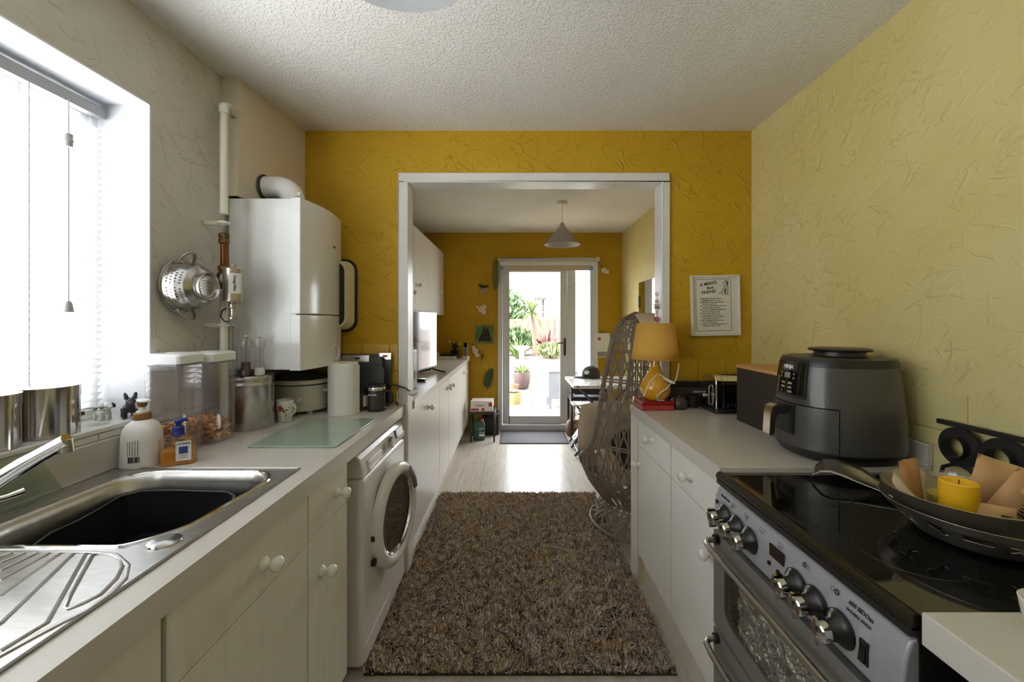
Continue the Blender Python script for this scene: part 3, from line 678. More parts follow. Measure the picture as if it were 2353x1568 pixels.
m_pipe = M('cream_painted_pipe', rgb(226,220,204), .35); m_brass = M('aged_brass', rgb(134,104,66), .35, .9, noise=(40, rgb(96,78,56), .8)); m_copper = M('brown_copper', rgb(128,72,42), .35, .8)
PX, PY = -1.162, 1.615
gp_ = thing('gas_pipe', 'cream painted vertical pipe with brass valves beside the boiler', 'pipe')
MB().tube([(PX, PY, 1.795), (PX, PY, 2.215), (PX+.001, PY+.008, 2.232), (PX-.006, PY+.03, 2.24), (PX-.02, PY+.097, 2.242)], .0145, 12).build('upper_pipe', m_pipe, gp_, smooth=True)
MB().at(PX, PY, 2.195).lathe([(.0145, 0), (.0175, .002), (.0175, .035), (.0145, .038)], 16, cap=True).build('elbow_fitting', m_pipe, gp_, smooth=True)
MB().tube([(PX, PY, WT+.002), (PX, PY, 1.49)], .0145, 12).build('lower_pipe', m_pipe, gp_, smooth=True)
MB().tube([(PX, PY, 1.585), (PX, PY, 1.70)], .0125, 12).build('copper_section', m_copper, gp_, smooth=True)
MB().at(PX, PY, 1.675).lathe([(.013, 0), (.019, .004), (.019, .018), (.016, .022), (.019, .028), (.019, .04), (.014, .044)], 8, cap=True).build('brass_nut', m_brass, gp_)
MB().at(PX, PY, 1.495).lathe([(.015, 0), (.021, .006), (.021, .02), (.017, .024), (.024, .034), (.024, .062), (.017, .072), (.021, .076), (.021, .092), (.015, .096)], 12, cap=True).build('valve_body', m_brass, gp_, smooth=30)
for z in (1.76, 1.352):
    MB().box(XL+.001, PX-.004, PY-.007, PY+.007, z-.008, z+.008).tube([(PX+.0175*math.cos(t), PY+.0175*math.sin(t), z) for t in np.linspace(0, 2*PI, 14)[:-1]], .006, 6, closed=True).build('pipe_clip', m_pipe, gp_, smooth=40)
fx, fy = -1.105, 1.585
ft = thing('heating_filter', 'nickel cylindrical heating filter with white label fixed to the pipe', 'filter')
m_nick = M('satin_nickel', rgb(188,178,166), .32, .9)
MB().at(fx, fy, 1.442).lathe([(.028, 0), (.034, .003), (.034, .13), (.03, .134)], 28, cap=True).build('canister', m_nick, ft, smooth=True)
MB().at(fx, fy, 1.576).lathe([(.014, 0), (.014, .008), (.012, .01), (.012, .016), (.004, .018)], 8, cap=True).build('top_nut', m_nick, ft)
MB().at(fx, fy, 1.372).lathe([(.01, 0), (.016, .004), (.016, .012), (.011, .016), (.011, .045), (.016, .048), (.016, .062), (.011, .066), (.011, .072)], 14, cap=True).build('drain_valve', m_nick, ft, smooth=30)
MB().tube([(fx-.018, fy-.012, 1.418), (fx-.036, fy-.012, 1.408), (fx-.04, fy-.012, 1.385), (fx-.026, fy-.012, 1.367), (fx-.01, fy-.012, 1.366)], .0035, 6).build('drain_ring', m_black, ft, smooth=True)
MB().tube([(PX+.018, PY-.004, 1.535), (fx-.028, fy, 1.535)], .022, 16).build('side_union', m_nick, ft, smooth=True)
a0 = math.radians(-78); a1 = math.radians(-8)
MB().at(fx, fy, 0).lathe([(.0345, 1.475), (.0345, 1.553)], 12, a0=a0, a1=a1).build('label_sticker', m_whitep, ft, smooth=True)
am = math.radians(-47); nv = Vector((math.cos(am), math.sin(am), 0))
text('lettering', 'Omega Filter', .0115, m_ink, ft, plane_frame(Vector((fx, fy, 1.514))+nv*.0352, (0, 0, -1), (-math.sin(am), math.cos(am), 0)), bold=.0003)
# colander on the left wall
co = thing('colander', 'perforated stainless steel colander hanging on the cream wall', 'colander')
cc = Vector((XL+.012, 1.49, 1.495))
holes = []
for cl in range(8):
    for i in range(4):
        for j in range(5): holes.append((.018+.013*i, 2*PI*cl/8+PI/8+(j-2)*.13+(i % 2)*.065))
def in_hole(c):
    d = c-cc; a = math.atan2(d.z, d.y); r = math.hypot(d.y, d.z)
    return any(abs(d.x-h) < .0032 and math.hypot(d.x-h, r*((a-t+PI) % (2*PI)-PI)) < .0026 for h, t in holes)
drop(MB().at(*cc).lathe(dense([(.096, 0), (.098, .002), (.096, .004), (.091, .004), (.09, .01), (.086, .04), (.076, .068), (.06, .082), (.046, .086)], .0017), 320, 'X'), in_hole).build('bowl', m_steel, co, smooth=60)
bh = [(r*math.cos(2*PI*k/n), r*math.sin(2*PI*k/n)) for r, n in ((.008, 5), (.016, 10), (.024, 16)) for k in range(n)]
def in_base(c): d = c-cc; return d.x < .0895 and any(math.hypot(d.y-y, d.z-z) < .0021 for y, z in bh)
drop(MB().at(*cc).lathe(dense([(.046, .086), (.051, .09), (.053, .103), (.05, .1055), (.046, .1), (.042, .09), (.032, .088), (.001, .088)], .0014), 110, 'X'), in_base).build('foot_ring', m_steel, co, smooth=60)
for sgn in (1, -1):
    pts = [cc+Vector((.012+.028*math.sin(t)*.9, .034*math.cos(t), sgn*(.084+.042*math.sin(t)))) for t in np.linspace(0, PI, 13)]
    MB().tube(pts, .0052, 8).build('handle', m_steel, co, smooth=True)
# rounded cream and black unit on the ochre wall beside the boiler
fu = thing('wall_fan_unit', 'rounded cream wall unit with black rim half hidden by the boiler', 'wall unit')
def rr3(x0, x1, z0, z1, r, y): return [(a, y, b) for a, b in rrect(x0, x1, z0, z1, r, 6)]
MB().loft([rr3(-1.13, -.852, 1.312, 1.702, .06, YW), rr3(-1.13, -.852, 1.312, 1.702, .06, YW-.018)]).build('back_rim', m_black, fu, smooth=40, bevel=.003)
MB().loft([rr3(-1.12, -.862, 1.322, 1.692, .055, YW-.016), rr3(-1.11, -.875, 1.335, 1.68, .05, YW-.10)]).build('housing', M('cream_plastic', rgb(222,214,176), .35), fu, smooth=40)
MB().loft([rr3(-1.10, -.882, 1.342, 1.673, .045, YW-.098), rr3(-1.10, -.884, 1.344, 1.671, .045, YW-.106)]).build('face', m_black, fu)
for k in range(11): MB().box(-1.09, -.893, YW-.11, YW-.105, 1.362+k*.028, 1.372+k*.028).build('louvre', m_dark, fu)
# ================================================================ window sill things
ZS = 1.05
def tin(cx, cy, r, h, label):
    t = thing('storage_tin', label, 'tin', (cx, cy, ZS))
    MB().lathe([(.001, .001), (r, .001), (r, h*.82)], 40).build('tin_body', m_tin, t, smooth=30)
    MB().lathe([(r+.0015, h*.76), (r+.0015, h*.985), (r-.004, h), (.001, h+.001)], 40).build('tin_lid', m_tin, t, smooth=30)
m_tin = M('polished_tin', rgb(200,196,190), .13, 1)
tin(-1.305, 1.125, .067, .138, 'round polished tin with lid on the sill beside the glass jar')
tin(-1.305, .985, .067, .138, 'round polished tin with lid on the sill above the tap')
cj = thing('clip_jar', 'small clear glass clip top jar on the window sill', 'jar', (-1.278, 1.232, ZS))
MB().lathe([(.001, .002), (.033, .002), (.034, .006), (.034, .04), (.03, .046), (.03, .05)], 28).build('jar_body', m_jarg, cj, smooth=40)
MB().lathe([(.035, .05), (.036, .053), (.033, .06), (.001, .062)], 28).build('jar_lid', m_jarg, cj, smooth=40)
MB().tube([(.0345*math.cos(t), .0345*math.sin(t), .049) for t in np.linspace(0, 2*PI, 21)[:-1]], .0016, 6, closed=True).build('wire_clip', m_dsteel, cj, smooth=True)
MB().at(-.002, -.037, .045).box(-.006, .006, -.008, .004, -.006, .006).build('toggle', m_brass, cj, bevel=.002)
def dog(loc, rz, s, mat, label, spots=None, ears_up=True):
    t = thing('dog_figurine', label, 'figurine', loc, rz)
    b = MB()
    b.ball((0, 0, .03*s), .02*s, sx=1.5, sy=.85, sz=.8)
    b.ball((.026*s, 0, .042*s), .014*s, sx=1, sy=.9, sz=1.1)
    for x in (-.02, .022):
        for y in (-.011, .011): b.tube([(x*s, y*s, .028*s), ((x+.003)*s, y*1.1*s, .012*s), ((x+.004)*s, y*1.15*s, .001)], [.0075*s, .006*s, .0065*s], 8)
    b.tube([(-.028*s, 0, .034*s), (-.04*s, 0, .05*s), (-.038*s, 0, .062*s)], [.005*s, .004*s, .0025*s], 8)
    b.build('body', mat, t, smooth=True)
    h = MB(); h.ball((.036*s, 0, .056*s), .014*s, sx=1.1, sy=.95, sz=.95); h.ball((.05*s, 0, .052*s), .0085*s, sx=1.2)
    hd = h.build('head', mat, t, smooth=True)
    for y in (-.009, .009):
        e = MB()
        if ears_up: e.tube([(.033*s, y*s, .064*s), (.03*s, y*1.4*s, .08*s), (.029*s, y*1.5*s, .086*s)], [.007*s, .005*s, .001*s], 8)
        else: e.tube([(.034*s, y*1.2*s, .064*s), (.036*s, y*2.0*s, .056*s), (.038*s, y*2.0*s, .046*s)], [.004*s, .007*s, .005*s], 8)
        e.build('ear', m_ear, hd, smooth=True)
    MB().ball((.06*s, 0, .053*s), .003*s, 8, 6).build('nose', m_black, hd, smooth=True)
    if spots:
        for p in spots: MB().ball((p[0]*s, p[1]*s, p[2]*s), p[3]*s, 10, 8).build('patch', m_ear, t, smooth=True)
m_ear = M('charcoal_glaze', rgb(48,48,50), .25)
dog((-1.33, 1.302, ZS), -.35, .85, M('white_glaze', rgb(230,228,222), .2), 'white dog figurine with dark ears beside the clip top jar', [(-.012, -.012, .04, .009), (.01, .013, .038, .008)], False)
dog((-1.277, 1.338, ZS), -.7, 1.0, m_ear, 'black prick eared dog figurine at the end of the sill')
# ================================================================ left worktop things
def pump_bottle():
    p = on_z(304, 1076, WT); t = thing('soap_dispenser', 'white pump bottle with tan collar behind the sink', 'bottle', (-1.163, 1.262, WT), -.5)
    MB().lathe([(.001, .001), (.051, .001), (.053, .006), (.052, .02), (.052, .02), (.050, .095), (.047, .112), (.038, .129), (.025, .139), (.021, .142)], 40).build('bottle_body', M('white_bottle', rgb(240,236,230), .35), t, smooth=40)
    m_tan = M('tan_plastic', rgb(150,112,62), .45)
    MB().lathe([(.022, .141), (.0225, .142), (.0225, .161), (.02, .163), (.001, .163)], 28).build('collar', m_tan, t, smooth=40)
    MB().lathe([(.015, .163), (.015, .168), (.008, .169), (.008, .182)], 20, cap=True).build('pump_stem', m_whitep, t, smooth=40)
    MB().lathe([(.009, .180), (.0125, .186), (.014, .197)], 20, cap=True).build('pump_neck', m_tan, t, smooth=40)
    MB().at(0, 0, .198).loft([[(x, y*.9, z) for x, y in rrect(-.017, .037, -.014, .014, .0135, 6)] for z in (0, .004)]+[[(x*.9, y*.7, .007) for x, y in rrect(-.017, .037, -.014, .014, .0135, 6)]]).build('pump_head', m_whitep, t, smooth=40)
    # back label: fine lines of print and a barcode
    th = math.radians(-38)
    for k in range(5):
        a = th-.34+k*.12; v = Vector((math.cos(a), math.sin(a), 0))
        fr = plane_frame(v*.0526+Vector((0, 0, .066)), (0, 0, 1), (math.sin(a), -math.cos(a), 0)); x_ = -.024
        while x_ < .02:
            l_ = random.uniform(.002, .006); MB().add([tuple(fr @ Vector(q)) for q in ((x_, -.0009, 0), (x_+l_, -.0009, 0), (x_+l_, .0009, 0), (x_, .0009, 0))], [(0, 1, 2, 3)]).build('fine_print', m_ink, t); x_ += l_+.0012
    for k in range(11):
        a = th-.3+k*.05; v = Vector((math.cos(a), math.sin(a), 0)); fr = plane_frame(v*.0528+Vector((0, 0, .03)), (-math.sin(a), math.cos(a), 0), (0, 0, 1))
        w_ = random.choice((.0006, .001, .0014))
        MB().add([tuple(fr @ Vector(q)) for q in ((-w_, -.009, 0), (w_, -.009, 0), (w_, .009, 0), (-w_, .009, 0))], [(0, 1, 2, 3)]).build('barcode_bar', m_ink, t)
pump_bottle()
ab = thing('hand_wash_bottle', 'rectangular clear bottle of amber hand wash with blue pump', 'bottle', (-1.06, 1.274, WT), math.radians(30))
m_amb = M('amber_soap', rgb(206,140,40), .15, noise=(8, rgb(190,120,26), .5)); m_blue = M('navy_pump', rgb(34,46,130), .35)
def rz3(x, y, r, z): return [(a, b, z) for a, b in rrect(-x, x, -y, y, r, 4)]
MB().loft([rz3(.041, .024, .01, .002), rz3(.041, .024, .01, .046)]).build('liquid', m_amb, ab, smooth=30)
MB().loft([rz3(.043, .026, .01, .0), rz3(.045, .028, .01, .006), rz3(.045, .028, .01, .08), rz3(.042, .025, .011, .086), rz3(.016, .014, .012, .09)]).build('bottle_body', clear('clear_plastic', (.97,.92,.86,1), .06), ab, smooth=30)
MB().lathe([(.017, .09), (.017, .092), (.016, .095), (.016, .114), (.012, .118), (.008, .118)], 24, cap=True).build('pump_collar', m_blue, ab, smooth=40)
MB().lathe([(.0075, .117), (.0075, .126), (.0105, .128), (.0105, .136), (.007, .139)], 20, cap=True).build('pump_head', m_blue, ab, smooth=40)
MB().tube([(.004, 0, .134), (.018, 0, .136), (.024, 0, .131)], [.006, .0055, .0035], 8).build('pump_spout', m_blue, ab, smooth=True)
lb = MB().box(-.002, .036, -.0294, -.0284, .014, .074).build('label_sticker', m_whitep, ab)
MB().box(.006, .028, -.0299, -.0293, .036, .058).build('label_square', M('label_blue', rgb(62,70,140), .5), lb)
text('lettering', 'LAVANDE', .0075, m_ink, lb, plane_frame((.017, -.0296, .067), (1, 0, 0), (0, 0, 1)), bold=.0002)
for z in (.03, .026, .022): MB().box(.007, .027, -.0298, -.0293, z, z+.0012).build('label_line', m_grey, lb)
def food_box(loc, rz, sx, sy, h, label, fillh, seed):
    t = thing('food_container', label, 'container', loc, rz)
    m_ac = clear('lilac_tinted_acrylic', (.975,.965,.985,1), .055, frost=.07)
    rings = [rz3(sx/2-.006, sy/2-.006, .012, .0), rz3(sx/2-.003, sy/2-.003, .014, .004), rz3(sx/2, sy/2, .015, h*.85), rz3(sx/2, sy/2, .015, h-.034)]
    MB().loft(rings, cap=False).add([p for p in rings[0]], [tuple(range(len(rings[0])))]).build('clear_box', m_ac, t, smooth=35)
    MB().loft([rz3(sx/2-.004, sy/2-.004, .013, h-.042), rz3(sx/2-.004, sy/2-.004, .013, h-.033)]).build('seal', M('grey_seal', rgb(120,116,122), .5), t)
    MB().loft([rz3(sx/2+.002, sy/2+.002, .017, h-.034), rz3(sx/2+.002, sy/2+.002, .017, h-.008), rz3(sx/2-.004, sy/2-.004, .014, h-.002), rz3(sx/2-.012, sy/2-.012, .012, h)]).build('lid', m_whitep, t, smooth=40)
    MB().at(0, 0, h).cyl(.022, -.0005, .002, 28).build('lid_button', m_whitep, t)
    rn = random.Random(seed); mb = MB()
    for k in range(330):
        x = rn.uniform(-sx/2+.016, sx/2-.016); y = rn.uniform(-sy/2+.016, sy/2-.016); top = fillh*(.75+.3*math.sin(x*30+seed)+.25*rn.random())
        z = rn.uniform(.008, max(.014, top)) if k > 140 else max(.01, top)
        mb.M = Matrix.Translation((x, y, z)) @ Matrix.Rotation(rn.uniform(0, 6.3), 4, 'Z') @ Matrix.Rotation(rn.uniform(-1.2, 1.2), 4, 'X')
        r = rn.uniform(.006, .011); c = .003
        mb.add([(r*math.cos(q)*rn.uniform(.7, 1.1), r*math.sin(q)*rn.uniform(.7, 1.1), c*math.cos(2*q)) for q in np.linspace(0, 2*PI, 8)[:-1]]+[(0, 0, .003)], [(i, (i+1) % 7, 7) for i in range(7)])
    mb.M = Matrix.Identity(4)
    o = mb.build('flakes', island('corn_flakes_%d' % seed, [rgb(238,184,112), rgb(230,166,88), rgb(242,198,134), rgb(220,152,76)], .8), t, fix=False); o['kind'] = 'stuff'
food_box((-1.158, 1.378, WT), .06, .118, .118, .340, 'tall clear food container of golden flakes with white lid, nearest the sink', .085, 1)
food_box((-1.148, 1.512, WT), .0, .132, .125, .335, 'tall clear food container of flakes with white lid, beside the steel canister', .075, 2)
sc_ = thing('steel_canister', 'large steel storage canister carrying the pepper mills', 'canister', (-1.125, 1.718, WT))
MB().lathe([(.001, .001), (.088, .001), (.089, .004), (.089, .185)], 44).build('canister_body', m_steel, sc_, smooth=40)
MB().lathe([(.091, .18), (.0925, .183), (.0925, .188), (.091, .191), (.091, .205), (.0925, .208), (.0925, .213), (.089, .222), (.075, .2235), (.001, .2235)], 44).build('canister_lid', m_steel, sc_, smooth=40)
m_acr = clear('clear_acrylic', (.95,.95,.95,1), .10)
def mill(loc, h, label, fill, fh):
    t = thing('pepper_mill', label, 'mill', loc)
    MB().lathe([(.001, .001), (.022, .001), (.022, .02), (.018, .035), (.0155, h*.45), (.0165, h*.66)], 20).build('mill_body', m_acr, t, smooth=50)
    MB().lathe([(.0165, h*.66), (.022, h*.70), (.0225, h*.76), (.023, h*.84), (.019, h*.91), (.006, h*.93), (.001, h*.93)], 20).build('mill_head', m_acr, t, smooth=50)
    MB().ball((0, 0, h*.965), .0062, 12, 8).build('mill_finial', m_chrome, t, smooth=True)
    MB().tube([(0, 0, .02), (0, 0, h*.93)], .002, 6).build('mill_rod', m_dsteel, t)
    MB().lathe([(.001, .002), (.0195, .002), (.0195, .018), (.015, fh), (.001, fh)], 16).build('mill_filling', fill, t, smooth=40)
m_pep = M('peppercorns', rgb(64,40,30), .8, noise=(400, rgb(120,80,60), .7)); m_salt = M('salt', rgb(238,236,232), .8)
zt = WT+.2235
mill((-1.105, 1.66, zt), .168, 'clear acrylic mill of dark peppercorns on the steel canister', m_pep, .055)
mill((-1.06, 1.678, zt), .168, 'clear acrylic mill of white salt on the steel canister', m_salt, .03)
mill((-1.172, 1.680, zt), .215, 'tallest clear acrylic mill at the back of the steel canister', m_grey, .03)
mg = thing('bird_mug', 'white mug with red breasted bird and leaf print', 'mug', (-1.035, 1.818, WT), -.35)
MB().lathe([(.001, .001), (.027, .001), (.029, .004), (.034, .05), (.0385, .095), (.037, .0955), (.033, .05), (.026, .008), (.001, .007)], 32).build('mug_cup', m_knob, mg, smooth=50)
MB().tube([(.034, 0, .078), (.055, 0, .078), (.064, 0, .062), (.058, 0, .042), (.034, 0, .026)], .005, 8, flat=.8).build('mug_handle', m_knob, mg, smooth=True)
def on_mug(a, z, k=1.0):
    r = np.interp(z, [.004, .05, .095], [.029, .034, .0385])+.0007*k; return Vector((r*math.cos(a), r*math.sin(a), z))
def patch_mug(pts, mat, name, k=1.0):
    c = [on_mug(a, z, k) for a, z in pts]; MB().add([tuple(p) for p in c], [tuple(range(len(c)))]).build(name, mat, mg, fix=False)
A0 = math.radians(-48)
m_rb = M('robin_red', rgb(196,62,40), .4); m_bb = M('bird_brown', rgb(150,104,78), .4); m_gl = M('leaf_print', rgb(64,90,62), .5)
patch_mug([(A0-.62, .07), (A0-.35, .078), (A0-.2, .064), (A0-.28, .05), (A0-.5, .046), (A0-.68, .055)], m_rb, 'bird_breast', 1.0)
patch_mug([(A0-.3, .078), (A0-.0, .062), (A0+.3, .04), (A0+.1, .042), (A0-.2, .05)], m_bb, 'bird_back', 1.3)
for k in range(12):
    a = A0+random.uniform(-.7, .8); z = random.uniform(.012, .034) if k < 7 else random.uniform(.05, .085); 
    if k >= 7: a = A0+random.uniform(.15, .8)
    q = random.uniform(-1, 1)
    patch_mug([(a-.09, z-.004*q), (a, z+.004), (a+.1, z+.004*q), (a, z-.003)], m_gl, 'leaf_motif', .8)
# slow cooker
sw = thing('slow_cooker', 'oval cream slow cooker with dark lid under the boiler', 'slow cooker', (-1.072, 2.035, WT))
m_crm = M('cream_enamel', rgb(222,216,198), .25)
e = dict(n=44, sx=.93, sy=.84)
MB().lathe([(.001, .012), (.128, .012), (.136, .018), (.138, .045), (.141, .047), (.145, .135), (.147, .14)], **e).build('body', m_crm, sw, smooth=40)
MB().lathe([(.146, .143), (.152, .146), (.153, .162), (.148, .165), (.13, .165)], **e).build('pot_rim', m_crm, sw, smooth=40)
MB().lathe([(.148, .138), (.1475, .144)], **e).build('seam', m_dark, sw, smooth=True)
MB().lathe([(.142, .165), (.138, .17), (.10, .192), (.05, .203), (.001, .206)], **e).build('glass_lid', M('smoked_lid', rgb(44,42,38), .12, coat=.5), sw, smooth=True)
MB().lathe([(.012, .204), (.01, .212), (.018, .216), (.018, .224), (.001, .226)], 20).build('lid_knob', m_black, sw, smooth=True)
for s_ in (-1, 1):
    pts = [(s_*(.132+.026*math.sin(t)), -.04*math.cos(t)-.01, .11+.004*math.sin(t)) for t in np.linspace(0, PI, 9)]
    MB().tube(pts, .009, 8).build('side_handle', m_crm, sw, smooth=True)
MB().at(.05, -.118, .075).lathe([(.012, 0), (.012, -.012), (.001, -.013)], 16, 'Y').build('control_knob', m_whitep, sw, smooth=True)
for x in (-.07, .07):
    for y in (-.06, .06): MB().at(x, y, 0).cyl(.012, 0, .014, 12).build('foot', m_crm, sw)
kr = thing('kitchen_roll', 'upright white kitchen paper roll with loose sheet', 'paper roll', (-.84, 1.975, WT))
m_paper = M('soft_paper', rgb(240,238,230), .9, bump=(120, .25, .002))
MB().lathe([(.022, .0), (.068, .0), (.069, .004), (.069, .242), (.068, .246), (.022, .246), (.022, .0)], 44).build('roll', m_paper, kr, smooth=40)
MB().lathe([(.0215, .0), (.0215, .245)], 24).build('card_core', m_card, kr, smooth=True)
pts = [(.0695*math.cos(t), .0695*math.sin(t)) for t in np.linspace(-1.5, -.3, 8)]+[(.073, -.004), (.076, .012)]
MB().add([(x, y, z) for z in (.002, .236) for x, y in pts], [(i, i+1, 11+i, 10+i) for i in range(9)]).build('loose_sheet', m_paper, kr, smooth=True)
m_gran = speckle('black_granite_board', rgb(58,58,58), rgb(150,150,150), .5, 260)
def board(x0, x1, h, y, lean, label, tab):
    t = thing('chopping_board', label, 'chopping board', ((x0+x1)/2, y, WT))
    w_ = (x1-x0)/2
    mb = MB().at(0, 0, .002, rx=-lean); mb.prism(rrect(-w_, w_, 0, h, .02, 5), -.005, .005, 'Y'); mb.build('slab', m_gran, t, bevel=.001)
    tb = MB().at(0, 0, .002, rx=-lean); tb.box(tab[0], tab[1], -.0065, .0065, h-.03, h+.006); tb = tb.build('index_tab', m_steel, t, bevel=.001)
    mk = MB().at(0, 0, .002, rx=-lean); mk.box(tab[2], tab[3], -.0075, -.0063, h-.016, h-.006); mk.build('tab_symbol', tab[4], tb)
board(-.945, -.66, .272, 2.14, .105, 'tall black granite effect chopping board with red tab', (.075, .14, .095, .12, M('red_mark', rgb(170,40,44), .5)))
board(-.95, -.70, .262, 2.112, .105, 'black granite effect chopping board with dark tab, in front of another', (-.10, .055, -.02, .005, m_ink))
board(-.885, -.68, .215, 2.082, .10, 'smallest black granite effect chopping board, at the front of the set', (-.09, -.07, -.085, -.075, m_ink))
dj = thing('spice_jar', 'dark brown jar with black lid behind the kitchen roll', 'jar', (-.83, 2.10+.04-.03, WT))
dj.location = (-.775, 2.047, WT)
MB().lathe([(.001, .001), (.026, .001), (.026, .085), (.022, .092)], 24, cap=True).build('jar_body', m_brown, dj, smooth=40)
MB().lathe([(.0275, .088), (.0275, .112), (.025, .114), (.001, .114)], 24).build('jar_lid', m_black, dj, smooth=40)
MB().lathe([(.0263, .02), (.0263, .075)], 12, a0=-1.0, a1=.0).build('jar_label', m_whitep, dj, smooth=True)
th = thing('travel_mug', 'smoky insulated travel mug with steel rim and black handle', 'mug', (-.698, 2.035, WT))
m_smoke = M('smoky_plastic', rgb(62,56,54), .2, coat=.4)
MB().lathe([(.001, .002), (.041, .002), (.043, .006), (.0435, .105)], 32).build('mug_cup', m_smoke, th, smooth=40)
MB().lathe([(.0445, .104), (.0455, .106), (.0455, .118), (.044, .12), (.04, .12)], 32).build('steel_rim', m_chrome, th, smooth=40)
MB().lathe([(.043, .12), (.045, .124), (.043, .131), (.001, .132)], 32).build('mug_lid', m_black, th, smooth=40)
MB().lathe([(.044, .0), (.0445, .012)], 32, cap=True).build('mug_base', m_black, th, smooth=40)
MB().tube([(.042, -.004, .098), (.07, -.006, .098), (.083, -.008, .08), (.082, -.008, .052), (.07, -.006, .034), (.042, -.004, .03)], .0058, 8).build('mug_handle', m_black, th, smooth=True)
text('lettering', 'thermocafe', .0095, m_whitep, th, plane_frame((-.006, -.0445, .085), (1, -.1, 0), (0, 0, 1)), bold=.0002)
ld = thing('ladle', 'black handled white ladle resting against the door trim', 'ladle', (-.60, 2.15, WT+.07))
MB().tube([(-.075, -.012, .045), (-.03, -.015, .04), (.02, -.02, .026), (.045, -.02, .01)], [.0055, .005, .005, .004], 8).build('handle', m_black, ld, smooth=True)
MB().at(.062, -.02, -.0).lathe([(.028, .012), (.024, -.004), (.012, -.013), (.001, -.014)], 20).build('scoop', m_knob, ld, smooth=True, solid=.002)
MB().box(-.08, -.068, -.018, .03, -.07, .05).build('stand_arm', m_black, ld, bevel=.002)
bk = thing('bottle_opener', 'small chrome bottle opener standing by the door trim', 'opener', (-.622, 2.125, WT))
MB().tube([(.011*math.cos(t), -.002, .018+.016*math.sin(t)) for t in np.linspace(0, 2*PI, 17)[:-1]], .0035, 8, closed=True).build('ring', m_chrome, bk, smooth=True)
MB().tube([(0, 0, .032), (0, .006, .06), (0, .01, .082)], [.005, .004, .003], 8).build('shaft', m_chrome, bk, smooth=True)
MB().ball((0, -.001, .018), .008, 12, 8, sy=.4).build('insert', m_copper, bk, smooth=True)
gb = tag(MB().prism(rrect(-.157, .157, -.208, .208, .006, 3), 0, .005).build('glass_cutting_board', M('sage_green_glass', rgb(168,188,172), .12, coat=.6, noise=(6, rgb(150,172,154), .6)), bevel=.001, loc=(-.79, 1.635, WT+.0015)), 'sage green glass cutting board lying on the worktop', 'cutting board')
for x in (-.14, .14):
    for y in (-.19, .19): MB().at(x, y, -.0015).cyl(.006, 0, .002, 10).build('rubber_foot', m_whitep, gb)
# ================================================================ right worktop things
rt = thing('red_tin_box', 'flat red tartan patterned tin under the yellow lamp', 'tin', (.715, 2.088, WT), .04)
m_red = M('red_lacquer', rgb(176,34,36), .3)
MB().box(-.082, .082, -.06, .06, 0, .026).build('tin_base', m_red, rt, bevel=.003)
MB().box(-.083, .083, -.061, .061, .0265, .046).build('tin_lid', M('dark_red_lid', rgb(156,22,30), .25), rt, bevel=.003)
m_tart = M('tartan_line', rgb(216,120,110), .5)
for k in range(15): MB().box(-.078+k*.011, -.0768+k*.011, -.0606, -.0598, .002, .025).build('tartan_stripe', m_tart, rt)
for z in (.007, .013, .019): MB().box(-.081, .081, -.0607, -.0597, z, z+.0008).build('tartan_stripe', m_tart, rt)
lm = thing('table_lamp', 'mustard yellow table lamp with tapered fabric shade', 'lamp', (.722, 2.088, WT+.046))
m_must = M('mustard_glaze', rgb(226,164,28), .14, coat=.7); m_shade = translucent('mustard_fabric', (lin(238), lin(190), lin(96), 1), .2)
MB().lathe([(.001, .0), (.045, .0), (.052, .004), (.066, .02), (.075, .045), (.074, .07), (.062, .098), (.042, .128), (.027, .155), (.021, .18), (.02, .212), (.021, .224), (.001, .226)], 40).build('lamp_base', m_must, lm, smooth=60)
MB().lathe([(.118, .208), (.112, .25), (.092, .392)], 44).build('lamp_shade', m_shade, lm, smooth=True, solid=.0015)
MB().tube([(.118*math.cos(t), .118*math.sin(t), .209) for t in np.linspace(0, 2*PI, 41)[:-1]], .0016, 6, closed=True).build('shade_hem', M('mustard_hem', rgb(222,158,50), .7), lm, smooth=True)
MB().lathe([(.014, .222), (.016, .225), (.016, .26), (.011, .264)], 18, cap=True).build('lamp_holder', m_whitep, lm, smooth=40)
MB().ball((0, 0, .298), .028, 16, 12, sz=1.15).build('light_bulb', M('frosted_bulb', rgb(240,238,230), .4), lm, smooth=True)
for k in range(3):
    a = 2*PI*k/3; MB().tube([(.014*math.cos(a), .014*math.sin(a), .255), (.11*math.cos(a), .11*math.sin(a), .262)], .0012, 5).build('shade_spider', m_whitep, lm)
m_flex = M('white_flex', rgb(238,236,230), .35)
def wrap(a, z): r = np.interp(z, [0, .02, .045, .07, .098, .128, .155, .18], [.052, .066, .075, .074, .062, .042, .027, .021])+.004; return (r*math.cos(a), r*math.sin(a), z)
pts = [wrap(math.radians(a), z) for a, z in ((200, .02), (222, .07), (232, .10), (245, .118), (265, .135), (290, .13), (318, .112))]
MB().tube(pts, .0032, 7).build('flex', m_flex, lm, smooth=True)
pts = [wrap(math.radians(a), z) for a, z in ((300, .003), (262, .006), (258, .03), (272, .05), (296, .066), (320, .08))]+[(.062, -.052, .092)]
MB().tube(pts, .0032, 7).build('flex', m_flex, lm, smooth=True)
MB().tube([(.022, -.05, .118), (.04, -.058, .108), (.062, -.06, .096), (.078, -.058, .09)], [.006, .011, .011, .006], 10, flat=.7).build('inline_switch', m_flex, lm, smooth=True)
MB().tube([(.07, -.058, .094), (.082, -.058, .105), (.093, -.05, .13), (.108, -.03, .168), (.114, -.02, .186)], .0028, 7).build('flex', m_flex, lm, smooth=True)
sp = thing('sugar_pot', 'small dark brown lidded stoneware pot beside the red tin', 'pot', (.838, 2.07, WT))
m_stone = M('brown_stoneware', rgb(60,48,40), .3, coat=.3)
